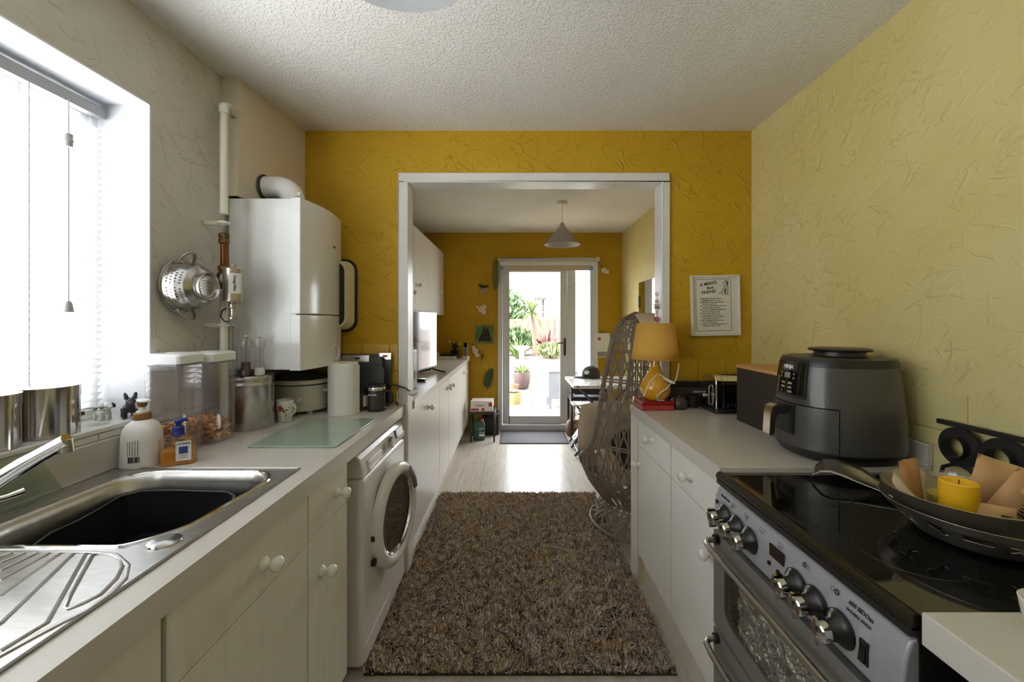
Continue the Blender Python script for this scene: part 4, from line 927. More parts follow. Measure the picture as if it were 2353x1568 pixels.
MB().lathe([(.001, .001), (.028, .001), (.04, .012), (.0435, .03), (.038, .046), (.033, .05)], 32).build('pot_body', m_stone, sp, smooth=60)
MB().lathe([(.036, .049), (.035, .053), (.022, .06), (.008, .063), (.007, .069), (.001, .07)], 28).build('pot_lid', m_stone, sp, smooth=60)
MB().tube([(.04, 0, .036), (.05, 0, .034), (.048, 0, .024), (.041, 0, .022)], .004, 8).build('ear', m_stone, sp, smooth=True)
rk = thing('dark_storage_box', 'dark brown box with black handle slot between lamp and toaster', 'box', (.91, 2.152, WT))
MB().prism(rrect(-.115, .10, 0, .098, .012, 4), -.028, .028, 'Y').build('box_body', m_brown, rk, bevel=.002)
MB().box(.012, .09, -.031, -.027, .07, .088).build('handle_slot', m_black, rk, bevel=.002)
MB().box(.02, .078, -.0325, -.0305, .073, .084).build('slot_label', m_grey, rk)
MB().box(-.09, .115, .005, .03, .098, .128).build('box_lid', m_black, rk, bevel=.003)
MB().at(.012, -.038, 0).lathe([(.001, .001), (.028, .001), (.029, .058), (.025, .062)], 20, cap=True).build('inner_tub', m_black, rk, smooth=40)
ts = thing('toaster', 'chrome and black two slice toaster beside the bread bin', 'toaster', (1.11, 2.03, WT))
MB().prism(rrect(-.15, .15, -.085, .085, .03, 5), .004, .02).build('toaster_base', m_black, ts, bevel=.004)
def arch(w, h, z0, n=8):
    r = .045; pts = [(-w, z0)]
    pts += [(-w+r-r*math.cos(t), h-r+r*math.sin(t)) for t in np.linspace(0, PI/2, n)]
    pts += [(w-r+r*math.sin(t), h-r+r*math.cos(t)) for t in np.linspace(0, PI/2, n)]
    return pts+[(w, z0)]
MB().prism(arch(.078, .186, .02), -.142, -.106, 'X').build('end_cap', m_chrome, ts, smooth=30, bevel=.006)
MB().prism(arch(.078, .186, .02), .106, .142, 'X').build('end_cap', m_chrome, ts, smooth=30, bevel=.006)
tsh = MB().prism(arch(.076, .184, .02), -.106, .106, 'X').build('toaster_shell', m_chrome, ts, smooth=30)
carve(tsh, MB().box(-.095, .095, -.042, -.018, .05, .2).box(-.095, .095, .018, .042, .05, .2))
MB().box(-.105, .105, -.081, -.075, .03, .145).build('side_panel', m_blackg, ts, bevel=.002)
for k in range(3):
    MB().box(-.088+k*.017, -.083+k*.017, -.0822, -.0805, .105, .142).build('vent_slot', m_chrome, ts)
    MB().box(-.088+k*.017, -.083+k*.017, -.0822, -.0805, .035, .05).build('vent_slot', m_dsteel, ts)
MB().box(-.1445, -.1415, -.02, .02, .03, .14).build('lever_track', m_black, ts)
MB().tube([(-.146, -.026, .036), (-.152, -.026, .05), (-.152, -.026, .12), (-.146, -.026, .132)], .003, 8).build('lever_rail', m_chrome, ts, smooth=True)
MB().at(-.142, .012, .075).lathe([(.012, 0), (.01, -.012), (.016, -.016), (.016, -.028), (.001, -.03)], 18, 'X').build('lever_knob', m_chrome, ts, smooth=True)
bb = thing('bread_bin', 'black metal bread bin with bamboo lid', 'bread bin', (1.13, 1.696, WT))
MB().prism(rrect(-.125, .12, -.158, .158, .024, 5), 0, .238).build('bin_body', M('matt_black_metal', rgb(50,45,42), .5, noise=(200, rgb(64,54,48), .5)), bb, bevel=.001)
MB().prism(rrect(-.127, .122, -.16, .16, .025, 5), .238, .252).build('bamboo_lid', M('bamboo', rgb(206,158,98), .45, noise=(10, rgb(188,138,78), .7), stretch=(1, 12, 1)), bb, bevel=.002)
# air fryer, front towards the aisle
af = thing('air_fryer', 'large dark grey air fryer with chrome fronted drawer handle', 'air fryer', (1.088, 1.372, WT), PI)   # local +X is its front
m_af = M('gunmetal_plastic', rgb(84,82,80), .33, .25, coat=.25); m_afb = M('fryer_black', rgb(34,33,32), .35)
def sup(a, b, z, n=48, p=2.5, x0=0):
    out = []
    for k in range(n):
        t = 2*PI*k/n; c, s = math.cos(t), math.sin(t)
        out.append((x0+a*abs(c)**(2/p)*(1 if c >= 0 else -1), b*abs(s)**(2/p)*(1 if s >= 0 else -1), z))
    return out
MB().loft([sup(.135, .128, .0), sup(.15, .14, .006), sup(.163, .15, .022), sup(.172, .158, .035)]).build('base', m_afb, af, smooth=40)
MB().loft([sup(.172, .158, .035), sup(.174, .16, .05), sup(.168, .155, .16), sup(.158, .146, .26), sup(.152, .141, .30)]).build('housing', m_af, af, smooth=40)
housing = bpy.data.objects[[c.name for c in af.children if c.name.startswith('housing')][0]]
MB().loft([sup(.1525, .1415, .30), sup(.152, .141, .315), sup(.146, .136, .326), sup(.125, .116, .330)]).build('top_cover', m_afb, af, smooth=50)
MB().at(-.01, 0, 0).lathe([(.085, .329), (.072, .332), (.07, .345), (.086, .348), (.088, .353), (.08, .357), (.001, .358)], 40).build('vent_cap', m_afb, af, smooth=40)
def shell(t0, t1, z0, z1, off, mat, name, parent=None, n=16, m=6, inn=-.001, raw=False):
    # a skin over the housing between two angles and two heights
    def pt(t, z, o):
        A = np.interp(z, [.035, .05, .16, .26, .30, .326], [.172, .174, .168, .158, .152, .146])+o; B = np.interp(z, [.035, .05, .16, .26, .30, .326], [.158, .16, .155, .146, .141, .136])+o
        c, s = math.cos(t), math.sin(t); p = 2.5
        return (A*abs(c)**(2/p)*(1 if c >= 0 else -1), B*abs(s)**(2/p)*(1 if s >= 0 else -1), z)
    vs = []; fs = []
    for o in (off, inn):
        for i in range(n+1):
            for j in range(m+1): vs.append(pt(t0+(t1-t0)*i/n, z0+(z1-z0)*j/m, o))
    k = (n+1)*(m+1)
    for i in range(n):
        for j in range(m): q = i*(m+1)+j; fs.append((q, q+m+1, q+m+2, q+1)); fs.append((k+q, k+q+1, k+q+m+2, k+q+m+1))
    for i in range(n):
        for j in (0, m): q = i*(m+1)+j; fs.append((q, q+m+1, k+q+m+1, k+q))
    for j in range(m):
        for i in (0, n): q = i*(m+1)+j; fs.append((q, q+1, k+q+1, k+q))
    return MB().add(vs, fs) if raw else MB().add(vs, fs).build(name, mat, parent or af, smooth=50)
carve(housing, shell(-1.04, 1.04, .038, .176, .02, m_af, 'cut', inn=-.016, raw=True))
dwr = shell(-1.022, 1.022, .04, .1725, .003, m_af, 'drawer', inn=-.0165)
cpn = shell(-.40, .40, .195, .322, .006, m_afb, 'control_panel')
shell(-.36, .36, .205, .312, .008, m_blackg, 'panel_face', cpn)
def onf(t, z, o=.0085):
    A = np.interp(z, [.05, .16, .26, .30], [.174, .168, .158, .152])+o; B = A-.012
    c, s = math.cos(t), math.sin(t); p = 2.5
    pos = Vector((A*abs(c)**(2/p), B*abs(s)**(2/p)*(1 if s >= 0 else -1), z))
    return pos
def onpanel(y, z, o=.0085):
    t = 0; A = np.interp(z, [.05, .16, .26, .30], [.174, .168, .158, .152])+o; B = A-.012
    v = max(0, 1-abs(y/B)**2.5); return Vector((A*v**(1/2.5), y, z))
def pfr(y, z, o=.0085): return plane_frame(onpanel(y, z, o), (onpanel(y+.004, z, o)-onpanel(y-.004, z, o)), (-.12, 0, 1))
text('lettering', 'NINJA', .017, m_whitep, cpn, pfr(.0, .294), bold=.0006)
def pquad(y, z, w_, h_, mat, name, o=.0088):
    fr = pfr(y, z, o); MB().add([tuple(fr @ Vector(q)) for q in ((-w_, -h_, 0), (w_, -h_, 0), (w_, h_, 0), (-w_, h_, 0))], [(0, 1, 2, 3)]).build(name, mat, cpn, fix=False)
m_lcd = M('lcd', rgb(140,140,136), .2)
pquad(0, .266, .014, .0095, m_lcd, 'display')
for y in (-.03, .03):
    for z in (.272, .258): pquad(y, z, .003, .003, m_grey, 'touch_key')
for y in (-.016, .016):
    for z in (.24, .226): pquad(y, z, .009, .0035, m_grey, 'touch_key')
pquad(.018, .212, .010, .004, m_lcd, 'start_key'); pquad(-.02, .212, .003, .003, m_grey, 'power_key')
shell(-.20, .20, .075, .17, .006, m_black, 'handle_plate')
hd_ = MB(); w2_ = .017
prof_h = [(.168, .165), (.215, .168), (.228, .16), (.232, .135), (.236, .07), (.228, .062), (.218, .07), (.213, .12), (.205, .135), (.168, .138)]
hd_.prism(prof_h, -w2_, w2_, 'Y'); hd_ = hd_.build('drawer_handle', m_afb, af, bevel=.005, seg=3)
MB().prism([(.212, .1695), (.229, .162), (.2345, .137), (.2385, .068), (.229, .06), (.2355, .07), (.231, .136), (.2265, .158), (.212, .167)], -w2_-.001, w2_+.001, 'Y').build('handle_trim', M('worn_chrome', rgb(206,200,190), .18, 1), hd_, smooth=30)
for x in (-.09, .09):
    for y in (-.08, .08): MB().at(x, y, -.0).cyl(.012, 0, .004, 12).build('foot', m_black, af)
# framed print
fp = thing('framed_print', 'white framed dog verse print on the ochre wall', 'picture', (1.077, YW, 1.453))
hw, hh = .131, .163
tl = math.radians(-1.2)
def fpm(): q = MB(); q.M = Matrix.Rotation(tl, 4, 'Y'); return q
fpm().box(-hw+.009, hw-.009, -.012, -.002, -hh+.009, hh-.009).build('print_sheet', M('print_paper', rgb(228,224,212), .6, noise=(4, rgb(220,214,198), .5)), fp)
m_wf = M('white_frame', rgb(226,220,208), .35)
for (x0, x1, z0, z1) in ((-hw, -hw+.01, -hh, hh), (hw-.01, hw, -hh, hh), (-hw+.01, hw-.01, hh-.01, hh), (-hw+.01, hw-.01, -hh, -hh+.01)):
    fpm().box(x0, x1, -.022, 0, z0, z1).build('frame_rail', m_wf, fp, bevel=.002)
def PM(x, z, rot=0): return Matrix.Rotation(tl, 4, 'Y') @ Matrix.Translation((x, -.0126, z)) @ Matrix.Rotation(PI/2, 4, 'X') @ Matrix.Rotation(rot, 4, 'Z')
m_dk = M('sepia_ink', rgb(70,64,52), .7)
text('lettering', "A MAN'S", .024, m_dk, fp, PM(-.036, .118, .16), bold=.0004); text('lettering', 'Best', .022, m_dk, fp, PM(-.026, .096, .12), bold=.0003); text('lettering', 'FRIEND', .024, m_dk, fp, PM(-.034, .073, .12), bold=.0003)
verse = ['A faithful dog will play with you', '    And laugh with you or cry', "He'll gladly starve to stay with you", '    Nor ever reason why', "And when you're feeling out of sorts", "    Somehow he'll understand", "He'll watch you with his shining eyes", '    And try to lick your hand', 'His blind implicit faith in you', '    Is matched by his great love', 'The kind that all of us should have', '    In the Master up above', 'When everything is said and done', "    I guess this isn't odd", 'For when you spell dog backwards you', '    Will get the name of God']
for k, ln in enumerate(verse): text('verse_line', ln, .0092, m_dk, fp, PM(-.082, .038-k*.0098), 'LEFT')
bd = fpm()
lp = [(-.098, -.136), (-.104, -.13), (-.104, .136), (-.098, .142), (.078, .142), (.084, .136), (.084, -.13), (.078, -.136)]
bd.tube([(x, -.0126, z) for x, z in lp], .0009, 4, closed=True); bd.build('border_line', m_dk, fp)
dgm = fpm()
for pl, r in (([(.052,.128),(.044,.118),(.047,.108),(.056,.106)], .0011), ([(.052,.130),(.062,.134),(.070,.126),(.068,.112),(.062,.108)], .0018), ([(.056,.106),(.046,.092),(.040,.078),(.036,.066),(.044,.062)], .0013), ([(.066,.108),(.070,.092),(.068,.070),(.066,.060)], .0014), ([(.058,.092),(.056,.074),(.054,.061),(.060,.060)], .0016), ([(.036,.068),(.024,.070),(.020,.062)], .0012), ([(.03,.058),(.08,.058)], .0007), ([(.054,.120),(.058,.122)], .0016), ([(.063,.126),(.064,.114)], .0026), ([(.052,.088),(.05,.068)], .0022)):
    dgm.tube([(x, -.0126, z) for x, z in pl], r, 4)
dgm.build('dog_sketch', m_dk, fp)['kind'] = 'stuff'
# ================================================================ things on the hob
ZH = .9085
ob = thing('pierced_bowl', 'wide pierced steel fruit bowl with cut out shapes on the hob', 'bowl', (.972, .852, ZH))
m_bst = M('satin_bowl_steel', rgb(176,172,166), .28, .9)
shapes = [
 [(-.012,.012),(-.004,.016),(.002,.011),(.008,.013),(.012,.006),(.006,.0),(.013,-.012),(.006,-.013),(.004,-.018),(0,-.012),(-.004,-.002),(-.013,.004)],
 [(-.02,.009),(.02,.008),(.02,-.009),(-.02,-.008)],
 [(-.004,.016),(.004,.014),(.004,.008),(.018,.008),(.018,.003),(.006,.002),(.004,-.006),(.012,-.014),(.006,-.016),(0,-.009),(-.008,-.016),(-.012,-.012),(-.005,-.004),(-.006,.002),(-.018,.002),(-.018,.007),(-.005,.008)]]
def inpoly(u, v, poly):
    c = False
    for (x0, y0), (x1, y1) in zip(poly, poly[1:]+poly[:1]):
        if (y0 > v) != (y1 > v) and u < (x1-x0)*(v-y0)/(y1-y0)+x0: c = not c
    return c
def in_cut(c):
    if not .02 < c.z < .064: return False
    r = math.hypot(c.x, c.y); a = (math.atan2(c.y, c.x)-math.radians(198-12)) % (2*PI); k = int(a/math.radians(24))
    return k < 15 and inpoly((a-math.radians(24*k+12))*r, (c.z-.042)/.8, shapes[k % 3])
drop(MB().lathe(dense([(.001, .002), (.085, .002), (.098, .008), (.118, .028), (.143, .052), (.156, .070)], .0015), 560), in_cut).build('bowl_shell', m_bst, ob, smooth=60, solid=.0012)
ib = thing('inner_dish', 'shallow steel dish nested in the pierced bowl holding sachets', 'dish', (.961, .871, ZH-.008))
MB().lathe([(.001, .03), (.07, .03), (.1, .05), (.118, .082), (.130, .1), (.132, .099), (.12, .08), (.102, .047), (.07, .0265), (.001, .0265)], 48).build('dish_shell', M('brushed_dish_steel', rgb(184,176,162), .3, .9), ib, smooth=60)
DP = [(0, .03), (.07, .03), (.1, .05), (.118, .082), (.130, .1)]
def dish_z(x, y): return ZH-.008+float(np.interp(math.hypot(x-.961, y-.871), [q[0] for q in DP], [q[1] for q in DP]))
gj = thing('glass_candle_jar', 'clear glass jar with yellow wax in the steel dish', 'jar', (.978, .918, ZH+.029))
MB().lathe([(.001, .002), (.028, .002), (.034, .012), (.036, .04), (.033, .072), (.036, .08), (.0345, .081), (.031, .072)], 28).build('jar_glass', m_jarg, gj, smooth=50)
MB().lathe([(.001, .004), (.027, .004), (.033, .014), (.034, .036), (.001, .037)], 24).build('wax', M('pale_wax', rgb(214,196,96), .5), gj, smooth=40)
yc = thing('yellow_candle', 'stubby bright yellow pillar candle in the steel dish', 'candle', (.940, .858, ZH+.0225))
MB().lathe([(.001, .0), (.03, .0), (.031, .003), (.031, .094), (.028, .097), (.024, .094), (.001, .090)], 32).build('wax_body', M('yellow_wax', rgb(244,188,30), .4), yc, smooth=40)
MB().tube([(0, 0, .089), (.001, 0, .099)], .001, 5).build('wick', m_ink, yc)
def sachet(loc, rz, rx, w_, h_, label, mat, marks=True, th=.007, ry=0):
    t = thing('sachet', label, 'sachet', loc, rz, 'sachets in the steel dish')
    vs = []; n = 8
    for s_ in (1, -1):
        for i in range(n+1):
            for j in range(n+1):
                u, v = i/n*2-1, j/n*2-1; b_ = th*(1-u**4)*(1-v**4)*s_
                vs.append((u*w_/2, b_+.0025*math.sin(3*u+2*v), (v+1)*h_/2))
    k = (n+1)**2; fs = []
    for i in range(n):
        for j in range(n): q = i*(n+1)+j; fs += [(q, q+n+1, q+n+2, q+1), (k+q, k+q+1, k+q+n+2, k+q+n+1)]
    mb = MB().at(0, 0, 0, rx=rx, ry=ry); mb.add(vs, fs); o = mb.build('paper_envelope', mat, t, smooth=60)
    t.location.z = loc[2]; R_ = Matrix.Rotation(rz, 3, 'Z'); lift = -1
    for q_ in o.data.vertices:                       # let it down until it rests in the dish or on its rim
        w_p = R_ @ q_.co
        if math.hypot(loc[0]+w_p.x-.961, loc[1]+w_p.y-.871) < .134: lift = max(lift, dish_z(loc[0]+w_p.x, loc[1]+w_p.y)-w_p.z)
    t.location.z = lift+.0005
    if marks:
        q = MB().at(0, 0, 0, rx=rx, ry=ry)
        for r in range(9): q.box(w_*.12, w_*.12+w_*.28*random.uniform(.6, 1), -th-.003, -th+.0035, h_*.2+r*h_*.06, h_*.2+r*h_*.06+.0012)
        q.build('printed_lines', m_brown, t)['kind'] = 'stuff'
    return t
m_k2 = M('tan_paper', rgb(206,166,112), .65, noise=(30, rgb(190,148,92), .6)); m_cl = M('milky_wrapper', rgb(226,214,200), .3, noise=(25, rgb(206,188,166), .6))
sachet((.915, .92, ZH+.03), .15, -.12, .052, .105, 'tan paper sachet with dark base standing beside the glass jar', m_card, False, ry=-.14)
sachet((.965, .812, ZH+.036), -.45, -.25, .062, .056, 'creased tan sachet with printed lines in front of the yellow candle', m_k2, ry=.05)
sachet((1.018, .872, ZH+.04), -.5, -.3, .075, .115, 'large plain tan sachet leaning behind the yellow candle', m_k2, False, ry=.3)
sachet((1.012, .84, ZH+.04), -.75, -.45, .06, .11, 'tan sachet with a column of printed lines', m_k2, ry=.55)
sachet((1.02, .80, ZH+.05), -1.1, -.75, .05, .095, 'crumpled gold sachet lying over the dish edge', m_card, ry=.95)
sachet((.888, .885, ZH+.042), .9, -.6, .04, .085, 'milky clear wrapper lying in the steel dish', m_cl, False, ry=-.5)
sr = thing('spoon_rest', 'curved steel spoon rest standing on the hob beside the bowl', 'spoon rest', (.93, 1.12, ZH))
cl_ = [(-.062, .066, .004, .010), (-.058, .06, .022, .019), (-.045, .048, .040, .023), (-.028, .032, .046, .025), (-.005, .010, .040, .026), (.018, -.012, .026, .028), (.04, -.032, .013, .034), (.065, -.055, .006, .042), (.095, -.08, .004, .044), (.12, -.10, .008, .034), (.135, -.113, .016, .014)]
vs = []; pd = Vector((.69, .72, 0)).normalized()
for x, y, z, w_ in cl_:
    for k in range(7): u = (k-3)/3*1.5; vs.append((x+pd.x*w_*u, y+pd.y*w_*u, z+.004*u*u*(1 if z < .03 and x > 0 else .2)+(.006*u if z > .02 else 0)))
MB().add(vs, [(i*7+k, i*7+k+1, i*7+k+8, i*7+k+7) for i in range(len(cl_)-1) for k in range(6)]).build('bent_strip', m_steel, sr, smooth=True, solid=.0016)
# black scroll rack behind the hob
bkx = XR-.03
br = thing('scroll_rack', 'black cast metal rack with a row of rings against the pale wall', 'rack', (bkx, .93, ZH))
m_cast = M('cast_black', rgb(34,32,30), .55, bump=(200, .2, .001))
MB().box(-.006, .006, -.27, .265, .158, .172).build('top_bar', m_cast, br, bevel=.002)
MB().box(-.006, .006, -.27, .265, .0, .012).build('bottom_bar', m_cast, br, bevel=.002)
for k in range(5):
    y = .205-k*.105
    MB().at(0, y, .105).lathe([(.054, -.006), (.054, .006), (.031, .006), (.031, -.006), (.054, -.006)], 36, 'X').build('ring', m_cast, br, smooth=30)
    MB().at(-.004, y, .105).lathe([(.031, -.02), (.031, .004), (.028, .004), (.028, -.02), (.031, -.02)], 30, 'X').build('ring_collar', m_cast, br, smooth=30)
    MB().tube([(0, y-.052, .012), (0, y-.045, .035), (0, y-.02, .05), (0, y, .055), (0, y+.02, .05), (0, y+.045, .035), (0, y+.052, .012)], .005, 6).build('scroll', m_cast, br, smooth=True)
# white cup at the edge of the near worktop
wc = thing('white_cup', 'white china cup on the near worktop corner', 'cup', (.742, .548, WT))
MB().lathe([(.001, .001), (.022, .001), (.025, .006), (.036, .03), (.04, .058), (.0385, .059), (.034, .03), (.022, .008), (.001, .007)], 32).build('cup_bowl', m_knob, wc, smooth=60)
MB().tube([(.037, .01, .048), (.058, .012, .046), (.06, .012, .026), (.034, .01, .02)], .004, 8).build('cup_handle', m_knob, wc, smooth=True)
# ================================================================ pendants
m_shadeg = M('grey_shade_metal', rgb(168,162,154), .45); m_shadei = M('white_shade_lining', rgb(236,236,234), .5)
def pendant(x, y, zc, ztop, zbot, r, label, m_shadeg):
    t = thing('pendant_lamp', label, 'lamp', (x, y, zc))
    MB().lathe([(.048, 0), (.05, -.006), (.05, -.022), (.044, -.028), (.006, -.028)], 28, cap=True).build('ceiling_rose', m_whitep, t, smooth=40)
    MB().tube([(0, 0, -.026), (0, 0, ztop-zc+.01)], .003, 8).build('flex', m_flex2, t)
    MB().lathe([(.008, ztop-zc+.012), (.02, ztop-zc), (.022, ztop-zc-.02), (r, zbot-zc)], 40).build('lamp_shade', m_shadeg, t, smooth=40, solid=.002)
    MB().lathe([(.017, ztop-zc-.012), (.017, ztop-zc-.05)], 16, cap=True).build('lamp_holder', m_whitep, t, smooth=40)
    MB().ball((0, 0, ztop-zc-.08), .028, 16, 12, sz=1.1).build('light_bulb', m_bulb, t, smooth=True)
m_flex2 = M('pale_flex', rgb(214,206,190), .5); m_bulb = M('opal_bulb', rgb(244,242,236), .4)
pendant(-.225, .735, ZC, 2.27, 2.055, .168, 'white cone pendant lamp over the kitchen aisle', M('pale_grey_shade', rgb(214,217,218), .4))
pendant(.441, 3.8, ZC2, 2.285, 2.088, .168, 'grey cone pendant lamp in the dining end', m_shadeg)
# ================================================================ garden door
K = FAR/F
def DXp(px): return (px-CX)*K
def DZp(py): return H-(py-CY)*K
y0, y1 = FAR-.02, FAR+.06
fr_ = MB().box(DX0, DXp(1154), y0, y1, .0, DZ).box(DXp(1356), DX1, y0, y1, 0, DZ).box(DXp(1154), DXp(1356), y0, y1, DZp(612), DZ).box(DX0, DX1, y0-.03, y1, 0, .075).box(DXp(1303), DXp(1322), y0, y1, .075, DZp(612))
d1 = struct(fr_.build('door_1', m_upvc, bevel=.004))
lf = MB(); a, b = DXp(1154)+.004, DXp(1303)-.004; g0, g1, gz0, gz1 = DXp(1170), DXp(1287), DZp(955), DZp(626)
lf.box(a, g0, y0-.012, y1-.03, .085, DZp(614)).box(g1, b, y0-.012, y1-.03, .085, DZp(614)).box(g0, g1, y0-.012, y1-.03, gz1, DZp(614)).box(g0, g1, y0-.012, y1-.03, .085, gz0)
lf = lf.build('door_leaf', m_upvc, d1, bevel=.004)
MB().box(g0-.006, g1+.006, FAR+.005, FAR+.01, gz0-.006, gz1+.006).build('pane', m_glass, lf)
MB().box(DXp(1322)-.004, DXp(1356)+.004, FAR+.02, FAR+.025, .07, DZp(610)).build('pane', m_glass, d1)
m_gold = M('antique_brass', rgb(128,100,66), .3, .9)
hx = DXp(1297); hz = DZp(797)
MB().prism(rrect(-.016, .016, -.11, .11, .014, 4), 0, .008, 'Y').build('handle_plate', m_gold, lf, bevel=.001).location = (hx, y0-.02, hz)
MB().tube([(hx, y0-.02, hz+.05), (hx, y0-.05, hz+.05), (hx-.02, y0-.056, hz+.05), (hx-.105, y0-.056, hz+.05)], .0085, 8).build('door_handle', m_gold, lf, smooth=True)
MB().at(hx, y0-.02, hz-.04).cyl(.007, -.006, 0, 12, 'Y').build('keyhole', m_black, lf)
rb = thing('roller_blind', 'white roller blind cassette above the garden door', 'blind', (DXp(1250), FAR-.05, 2.06))
MB().box(DXp(1150)-DXp(1250), DXp(1368)-DXp(1250), -.03, .029, .01, .055).build('cassette', m_whitep, rb, bevel=.006)
MB().at(0, -.01, -.03).box(DXp(1156)-DXp(1250), DXp(1358)-DXp(1250), -.002, .002, -.025, .042).build('cream_fabric', M('cream_blind_fabric', rgb(206,196,174), .8), rb)
for px in (1153, 1357): MB().box(DXp(px)-DXp(1250)-.02, DXp(px)-DXp(1250)+.02, -.025, .0, -.045, -.005).build('end_bracket', M('pale_blue_plastic', rgb(120,170,210), .4), rb, bevel=.003)
tag(MB().box(-.385, .385, -.255, .255, 0, .009).build('door_mat', M('grey_ribbed_mat', rgb(112,112,116), .95, noise=(90, rgb(84,84,88), .7), bump=(150, .5, .003)), bevel=.003, loc=(.215, 4.78, 0)), 'grey rectangular mat in front of the garden door', 'mat')
mt = bpy.data.objects['door_mat']
for (x0, x1, ya, yb) in ((-.387, -.365, -.257, .257), (.365, .387, -.257, .257), (-.365, .365, -.257, -.235), (-.365, .365, .235, .257)): MB().box(x0, x1, ya, yb, .0005, .0105).build('border', M('mat_border', rgb(78,78,82), .8), mt)
# ================================================================ shaggy rug
rg = thing('shaggy_rug', 'shaggy brown grey and mustard flecked rug along the aisle', 'rug', (.02, 2.375, 0))
RX, RY = .605, .815
MB().box(-RX, RX, -RY, RY, 0, .008).build('backing', M('dark_rug_backing', rgb(70,60,54), .95), rg)
rs = np.random.RandomState(3); NT = 76000
bx_ = rs.uniform(-RX, RX, NT); by_ = rs.uniform(-RY, RY, NT)
ang = 2.4*(np.sin(bx_*31+np.sin(by_*17)*1.7)+np.sin(by_*37+np.sin(bx_*23)*1.9))+rs.uniform(-1.1, 1.1, NT); ln = rs.uniform(.016, .030, NT); lean = rs.uniform(.1, 1.25, NT); wd = rs.uniform(.0018, .0031, NT)
dx, dy = np.cos(ang), np.sin(ang); nx, ny = -dy, dx
V = np.zeros((NT, 7, 3))
def setp(i, h, off, side):
    V[:, i, 0] = bx_+dx*off+nx*wd*side; V[:, i, 1] = by_+dy*off+ny*wd*side; V[:, i, 2] = h
z1 = .006+ln*np.cos(lean*.5)*.55; o1 = ln*np.sin(lean*.5)*.5; z2 = .006+ln*np.cos(lean)*.9+.004; o2 = ln*np.sin(lean)
z2 = np.maximum(z2, .012)
setp(0, .005, 0, -1); setp(1, .005, 0, 1); setp(2, z1, o1, -1.1); setp(3, z1, o1, 1.1); setp(4, z2, o2, -.5); setp(5, z2, o2, .5)
V[:, 6, 0] = bx_+dx*(o1+.004); V[:, 6, 1] = by_+dy*(o1+.004); V[:, 6, 2] = z1+.004
ids = (np.arange(NT)*7)[:, None]
fc = np.concatenate([ids+np.array(q) for q in ([0,1,3],[0,3,2],[2,3,6],[3,5,6],[5,4,6],[4,2,6])])
me = bpy.data.meshes.new('pile'); me.from_pydata(V.reshape(-1, 3).tolist(), [], fc.tolist()); me.update()
m_rug = island('rug_yarn', [rgb(178,161,145), rgb(202,188,172), rgb(146,127,112), rgb(218,206,191), rgb(166,147,132), rgb(188,173,160), rgb(226,216,203), rgb(124,106,93), rgb(196,164,104)], .95, (9, rgb(200,162,90), .5))
me.materials.append(m_rug); pl = bpy.data.objects.new('pile', me); COL.objects.link(pl); pl.parent = rg; pl['kind'] = 'stuff'
# ================================================================ wicker egg chair
ec = thing('wicker_egg_chair', 'grey brown woven wicker egg chair standing by the opening', 'chair', (.87, 2.74, .0), -.49)
zk = [.17, .22, .30, .41, .55, .75, .95, 1.15, 1.28, 1.37, 1.41, 1.425]; rk_ = [.27, .31, .37, .42, .435, .43, .41, .365, .30, .22, .13, .02]
ck_z = [.0, .2, .40, .44, .50, .60, .70, .80, .91, 1.1, 1.25, 1.37, 1.40, 1.45]; ck_x = [-.6, -.55, -.44, -.40, -.33, -.25, -.22, -.20, -.185, -.155, -.14, -.10, -.07, -.01]
def eR(z): return float(np.interp(z, zk, rk_))
def eC(z): return float(np.interp(z, ck_z, ck_x))
def ept(th, z): r = eR(z); return Vector((r*math.cos(th), r*math.sin(th), z))
m_wick = M('grey_wicker', rgb(150,138,122), .6, noise=(30, rgb(124,111,97), .6)); wk = MB()
FOLD = 1.0
def strand(fn, n, r=.0055):
    run = []
    for i in range(n+1):
        p = fn(i/n)
        if p is not None and p.x >= eC(p.z)-.002: run.append(p)
        else:
            if len(run) > 1: wk.tube(run, r, 4)
            run = []
    if len(run) > 1: wk.tube(run, r, 4)
NR = 40
for k in range(NR):                                   # upright ribs, in pairs
    t0 = 2*PI*k/NR
    for o in (-.018, .018): strand(lambda u, t0=t0, o=o: ept(t0+o, .19+(1.415-.19)*u), 44)
for z in (.36, .40, .60, .615, .79, .80, .81, .822, 1.0, 1.015, 1.18, 1.19, 1.30, 1.37):     # hoops
    strand(lambda u, z=z: ept(2*PI*u, z), 72)
rr = random.Random(5)
for k in range(NR):                                   # diagonals of the open weave
    t0 = 2*PI*k/NR
    for za, zb in ((.40, .60), (.60, .79), (.82, 1.0), (1.015, 1.18), (1.19, 1.32), (.26, .40)):
        for s_ in (1, -1):
            strand(lambda u, t0=t0, za=za, zb=zb, s_=s_: ept(t0+s_*(2*PI/NR)*u, za+(zb-za)*u+rr.uniform(-.001, .001)), 7, .005)
for k in range(150):                                  # dense lattice below the seat
    t0 = rr.uniform(0, 2*PI); dt = rr.uniform(.15, .5)*rr.choice((-1, 1)); za = rr.uniform(.17, .24); zb = rr.uniform(.34, .44)
    strand(lambda u, t0=t0, dt=dt, za=za, zb=zb: ept(t0+dt*u, za+(zb-za)*u), 6, .005)
for k in range(90):
    t0 = rr.uniform(0, 2*PI); dt = rr.uniform(.2, .7)*rr.choice((-1, 1)); za = rr.uniform(1.15, 1.30); zb = rr.uniform(1.30, 1.41)
    strand(lambda u, t0=t0, dt=dt, za=za, zb=zb: ept(t0+dt*u, za+(zb-za)*u), 6, .005)
sh_ = wk.build('woven_shell', m_wick, ec, smooth=80, fix=False); sh_['kind'] = 'stuff'
